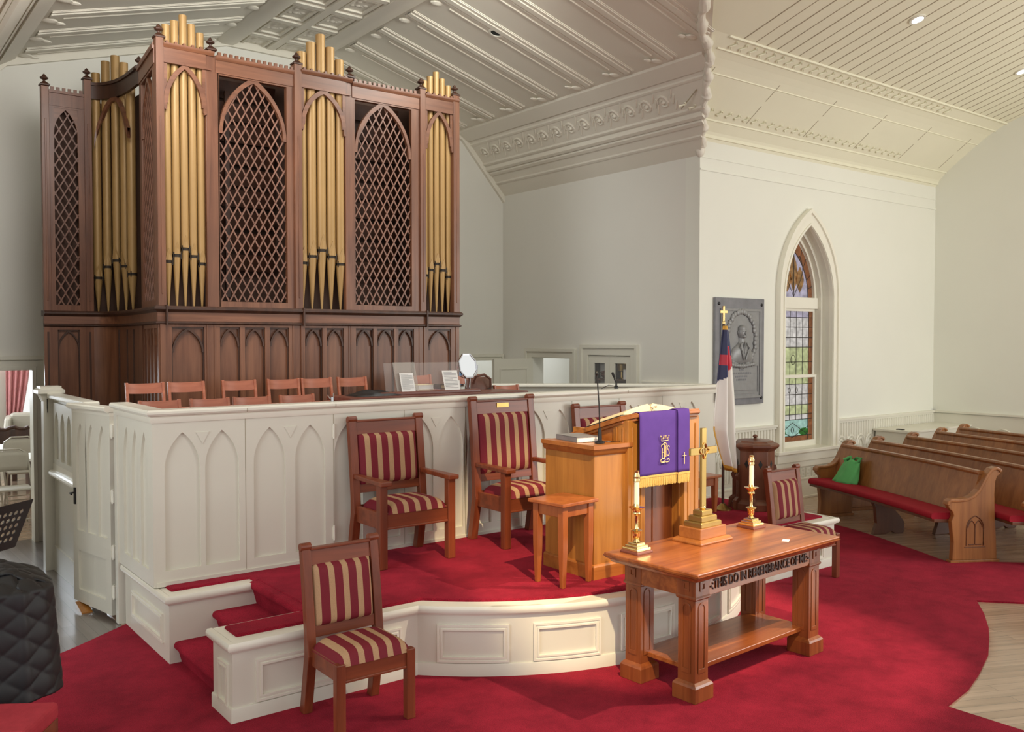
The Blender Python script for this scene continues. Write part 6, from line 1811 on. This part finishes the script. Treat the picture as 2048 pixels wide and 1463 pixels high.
# ================================================================== PEWS
PC = (-2.0, 10.26)
def pp(r, a): return (PC[0] + r * cos(a), PC[1] + r * sin(a))
PROF = [(0, .035), (.012, .2), (-.005, .33), (-.012, .40), (.012, .45), (.0, .49), (-.035, .52), (-.052, .555), (-.048, .585), (-.025, .602), (.06, .600), (.14, .607), (.205, .635), (.26, .69), (.305, .77), (.345, .84), (.385, .885), (.43, .898), (.468, .885), (.482, .86), (.475, .835), (.445, .82), (.425, .77), (.418, .65), (.425, .45), (.44, .25), (.452, .035)]
def pew(k, dr, aN, aF, label):
    r0 = 12.04 + dr
    am = (aN + aF) / 2
    ox, oy = pp(r0 + .2, am)
    t = thing('pew', label, 'pew', (ox, oy, 0), 0, 'curved oak pews')
    def lp(r, a, z): x, y = pp(r, a); return (x - ox, y - oy, z)
    n = 16
    A = [aN + (aF - aN) * i / n for i in range(n + 1)]
    def band(name, sec, mat, par_=t, aa=A, **kw):
        mb = MB(); mb.loft([[lp(r0 + u, a, z) for u, z in sec] for a in aa]); return mb.build(name, mat, par_, **kw)
    band('seat', [(-.15, .385), (-.15, .415), (.20, .40), (.20, .37)], 'pewdark', bevel=.004)
    band('cushion', [(-.165, .415), (-.175, .43), (-.172, .462), (-.15, .475), (.08, .470), (.165, .458), (.165, .405)], 'redcush', smooth=True, angle=60, aa=[aN + (aF - aN) * (i + .05) / (n + .1) for i in range(n + 1)])
    band('back', [(.155, .37), (.20, .36), (.335, .83), (.300, .835)], 'pew')
    band('top_rail', [(.290, .825), (.282, .845), (.290, .862), (.315, .868), (.345, .862), (.352, .845), (.345, .825)], 'pew', smooth=True)
    for e, (aE, s) in enumerate(((aN, -1), (aF, 1))):
        th_ = .058 / r0
        mb = MB()
        lo = [lp(r0 + u, aE, z) for u, z in PROF]; hi = [lp(r0 + u, aE + s * th_, z) for u, z in PROF]
        m = len(PROF)
        mb.add(lo + hi, [list(range(m - 1, -1, -1)), list(range(m, 2 * m))] + [(i, (i + 1) % m, m + (i + 1) % m, m + i) for i in range(m)])
        ep = mb.build('end_panel', 'pewend', t, bevel=.006)
        mb = MB()   # rolled arm and scroll moulding along the upper edge
        up = PROF[7:20]
        secs = []
        for i, (u, z) in enumerate(up):
            a_, b_ = up[max(0, i - 1)], up[min(len(up) - 1, i + 1)]
            d = Vector((b_[0] - a_[0], b_[1] - a_[1])).normalized(); nx, nz_ = -d.y, d.x
            w0, w1 = aE - s * .012 / r0, aE + s * (.058 + .012) / r0
            secs.append([lp(r0 + u - nx * .018, w0, z - nz_ * .018), lp(r0 + u + nx * .010, w0, z + nz_ * .010), lp(r0 + u + nx * .010, w1, z + nz_ * .010), lp(r0 + u - nx * .018, w1, z - nz_ * .018)])
        mb.loft(secs); mb.build('arm_moulding', 'pewend', ep, bevel=.008)
        mb = MB(); mb.loft([[lp(r0 - .02, aE - s * .008 / r0, z), lp(r0 + .475, aE - s * .008 / r0, z), lp(r0 + .475, aE + s * .066 / r0, z), lp(r0 - .02, aE + s * .066 / r0, z)] for z in (0, .035)]); mb.build('shoe', 'pewend', ep, bevel=.004)
        if k == 0:
            mb = MB(); af = aE + s * (.058 + .002) / r0
            def c3(pts, r=.004): mb.tube([lp(r0 + u, af, z) for u, z in pts], r, 5)
            cu, hw = .225, .085
            c3([(cu - hw, .17)] + arch(cu, hw, .33, .12, 8) + [(cu + hw, .17)], .005)
            c3(arch(cu - .035, .035, .34, .065, 6)); c3(arch(cu + .035, .035, .34, .065, 6)); c3([(cu, .18), (cu, .34)])
            for q in (-.035, .035): c3([(cu + q - .028, .18), (cu + q + .028, .18)], .005)
            c3([(cu - hw - .02, .155), (cu + hw + .02, .155)], .003)
            mb.build('carved_tracery', 'pewdark', ep, smooth=True)
    for aS in ([am] if k else [radians(-24.2)]):
        mb = MB(); sec = [(-.02, 0), (.02, .12), (.0, .30), (-.06, .385), (.19, .385), (.20, .30), (.30, .20), (.36, .12), (.36, .02), (.34, 0), (.25, 0), (.20, .03), (.13, 0)]
        lo = [lp(r0 + u + .02, aS - .025 / r0, z) for u, z in sec]; hi = [lp(r0 + u + .02, aS + .025 / r0, z) for u, z in sec]
        m = len(sec); mb.add(lo + hi, [list(range(m - 1, -1, -1)), list(range(m, 2 * m))] + [(i, (i + 1) % m, m + (i + 1) % m, m + i) for i in range(m)])
        mb.build('middle_support', 'pewdark', t, bevel=.004)
    return t
RW = ['front oak pew, nearest the platform, with the green bag on its red cushion', 'second oak pew, directly behind the one carrying the green bag', 'third oak pew from the platform, middle of the five', 'fourth oak pew from the platform, last but one', 'fifth and rearmost oak pew close to the right wall']
for k, (dr, aF) in enumerate(((0, -19.7), (.64, -18.6), (1.40, -17.6), (2.22, -16.3), (2.96, -15.2))):
    pew(k, dr, radians(-30.2 if k == 0 else -31.2), radians(aF), RW[k])
# green bag
gb = thing('cloth_bag', 'green cloth carrier bag slumped on the red cushion of the front pew', 'bag', (*pp(12.12, radians(-21.3)), .468), radians(-22))
mb = MB()
def bagpt(u, v):
    a = 2 * pi * u; w = .19 * (1 - .42 * v ** 1.3); d = .095 * (1 - .55 * v)
    z = .25 * v + .02 * sin(3 * a + 1) * v
    x = w * cos(a) * (1 + .05 * sin(5 * a + 4 * v)) - .02 * v; y = d * sin(a) * (1 + .1 * sin(7 * a + 3 * v))
    return (y + .10 * v, x, z)
mb.grid(bagpt, 40, 10); mb.build('body', 'green', gb, smooth=True, angle=70, solid=.004)
for s in (-1, 1):
    mb = MB(); q = [(.10 + .03 * s, -.10 + (.03 if s > 0 else 0), .22), (.12, -.13, .29), (.11, -.07, .285), (.10, .02, .24), (.12, .06, .28), (.10 + .03 * s, .11, .24)]
    mb.tube(q, [.02, .016, .014, .014, .016, .02], 8); mb.build('handle', 'green', gb, smooth=True)
mb = MB(); mb.box(-.03, .03, -.05, .05, 0, .012)
o = simple('dark_pad', 'small dark object lying on the white ledge behind the pews', 'book', (mb, 'black'), (12.08, 6.75, .83))

# ================================================================== LEFT FOREGROUND
# covered piano: quilted black pad hanging over it
pn = thing('covered_piano', 'black quilted cover hanging over a piano at the left foreground edge', 'piano', (0, 0, .014))
mb = MB(); mb.box(-.75, .60, 4.60, 4.80, 0, .92); mb.build('piano_case', 'black', pn, bevel=.01)
mb = MB(); mb.box(.52, .66, 4.50, 4.72, 0, .55); mb.build('leg', 'black', pn, bevel=.01)
def quiltoff(s, t):
    a = (s + t) / .155; b = (s - t) / .155
    return .011 * (abs(sin(pi * a)) * abs(sin(pi * b))) ** .30 - .006
# profile from hem up over the shoulder and down behind; plan from left along the front, round the corner
fpath = [(-.95, 4.42), (.40, 4.44), (.58, 4.445), (.69, 4.455), (.78, 4.50), (.82, 4.56), (.83, 4.66), (.83, 4.9)]
def fplan(s):
    L = [0]
    for a, b in zip(fpath[:-1], fpath[1:]): L.append(L[-1] + math.hypot(b[0] - a[0], b[1] - a[1]))
    d = min(s, L[-1] - 1e-6)
    for i in range(len(L) - 1):
        if d <= L[i + 1]:
            f_ = (d - L[i]) / (L[i + 1] - L[i]); a, b = fpath[i], fpath[i + 1]
            tx, ty = (b[0] - a[0]), (b[1] - a[1]); l = math.hypot(tx, ty)
            return a[0] + tx * f_, a[1] + ty * f_, ty / l, -tx / l
    return (*fpath[-1], 1, 0)
LT = sum(math.hypot(b[0] - a[0], b[1] - a[1]) for a, b in zip(fpath[:-1], fpath[1:]))
def qpt(u, v):
    s = LT * u; x, y, nx, ny = fplan(s)
    h = v * 1.05
    o = quiltoff(s, h)
    if v < .62:
        z = .485 + (.96 - .485) * v / .62; inn = .005 * sin(9 * s)
        inn -= .035 * (1 - v / .62)
        inn -= 0
        k = inn
    else:
        w = (v - .62) / .38; z = .96 + .07 * sin(min(1, w * 1.6) * pi / 2); k = .05 * sin(min(1, w * 2) * pi / 2) + .24 * w
    seam = .006 * math.exp(-((s - (LT - .52)) / .012) ** 2)
    return (x - nx * k + nx * (o + seam), y - ny * k + ny * (o + seam), z + (o if v > .62 else 0))
mb = MB(); mb.grid(qpt, 220, 110); mb.build('quilted_cover', 'quilt', pn, smooth=True, angle=180, solid=.012)
# upholstered bench
bn = thing('piano_bench', 'red upholstered bench top in the lower left corner before the covered piano', 'bench', (.50, 4.16, .10), radians(-33))
mb = MB(); mb.box(-.18, .23, -.17, .15, .40, .475); mb.build('seat_cushion', 'benchred', bn, bevel=.02, seg=3)
mb = MB(); mb.box(-.19, .22, -.16, .16, .33, .40); mb.build('frame', 'cherryx', bn, bevel=.004)
for x in (-.15, .18):
    for y in (-.12, .12):
        mb = MB(); mb.box(x - .025, x + .025, y - .025, y + .025, -.086, .33); mb.build('leg', 'cherry', bn, bevel=.004)
mb = MB(); mb.ball((.02, -.03, .476), .012, 8, 5, 1, 1, .4); mb.build('tuft_button', 'benchred', bn, smooth=True)
# music stand
ms = thing('music_stand', 'black music stand with a perforated desk at the left edge before the hall doorway', 'music stand', (.70, 5.54, .0), radians(42))
mb = MB()
wS, hS = .50, .30; cw = .0385
nx_, nz2 = int(wS / cw), int(hS / cw)
for i in range(nx_):
    for j in range(nz2):
        x0, z0 = -wS / 2 + i * wS / nx_, j * hS / nz2; dx, dz2 = wS / nx_, hS / nz2
        cx_, cz_ = x0 + dx / 2, z0 + dz2 / 2; r = dx * .34
        hole = not (i in (0, nx_ - 1) or j in (0, nz2 - 1) or (abs(cx_) < .05 and j < 3))
        O_ = [(x0, z0), (cx_, z0), (x0 + dx, z0), (x0 + dx, cz_), (x0 + dx, z0 + dz2), (cx_, z0 + dz2), (x0, z0 + dz2), (x0, cz_)]
        if hole:
            I_ = [(cx_ + r * cos(-3 * pi / 4 + q * pi / 4), cz_ + r * sin(-3 * pi / 4 + q * pi / 4)) for q in range(8)]
            mb.add([(p[0], 0, p[1]) for p in O_] + [(p[0], 0, p[1]) for p in I_], [(q, (q + 1) % 8, 8 + (q + 1) % 8, 8 + q) for q in range(8)])
        else: mb.add([(p[0], 0, p[1]) for p in (O_[0], O_[2], O_[4], O_[6])], [(0, 1, 2, 3)])
dk = mb.build('desk', 'blackmetal', ms, solid=.003)
dk.location = (0, .05, .93); dk.rotation_euler = (radians(24), 0, 0)
mb = MB(); mb.box(-.25, .25, .0, .05, -.004, 0); o = mb.build('ledge', 'blackmetal', ms); o.location = dk.location; o.rotation_euler = dk.rotation_euler
mb = MB(); mb.tube([(0, 0, .03), (0, 0, .92)], .012, 10); mb.tube([(0, 0, .90), (0, .045, .97)], .010, 8); mb.build('shaft', 'blackmetal', ms, smooth=True)
for k in range(3):
    a = 2 * pi * k / 3 + .3
    mb = MB(); mb.tube([(.01 * cos(a), .01 * sin(a), .16), (.15 * cos(a), .15 * sin(a), .08), (.28 * cos(a), .28 * sin(a), .008)], .009, 8); mb.build('leg', 'blackmetal', ms, smooth=True)
mb = MB(); mb.tube([(0, 0, 0), (.0, .004, -.09), (.002, 0, -.13)], .004, 6)
simple('hanging_cord', 'thin dark cord looped on the end post of the stair wall', 'cord', (mb, 'black'), (1.665, 9.30, 1.55), smooth=True)
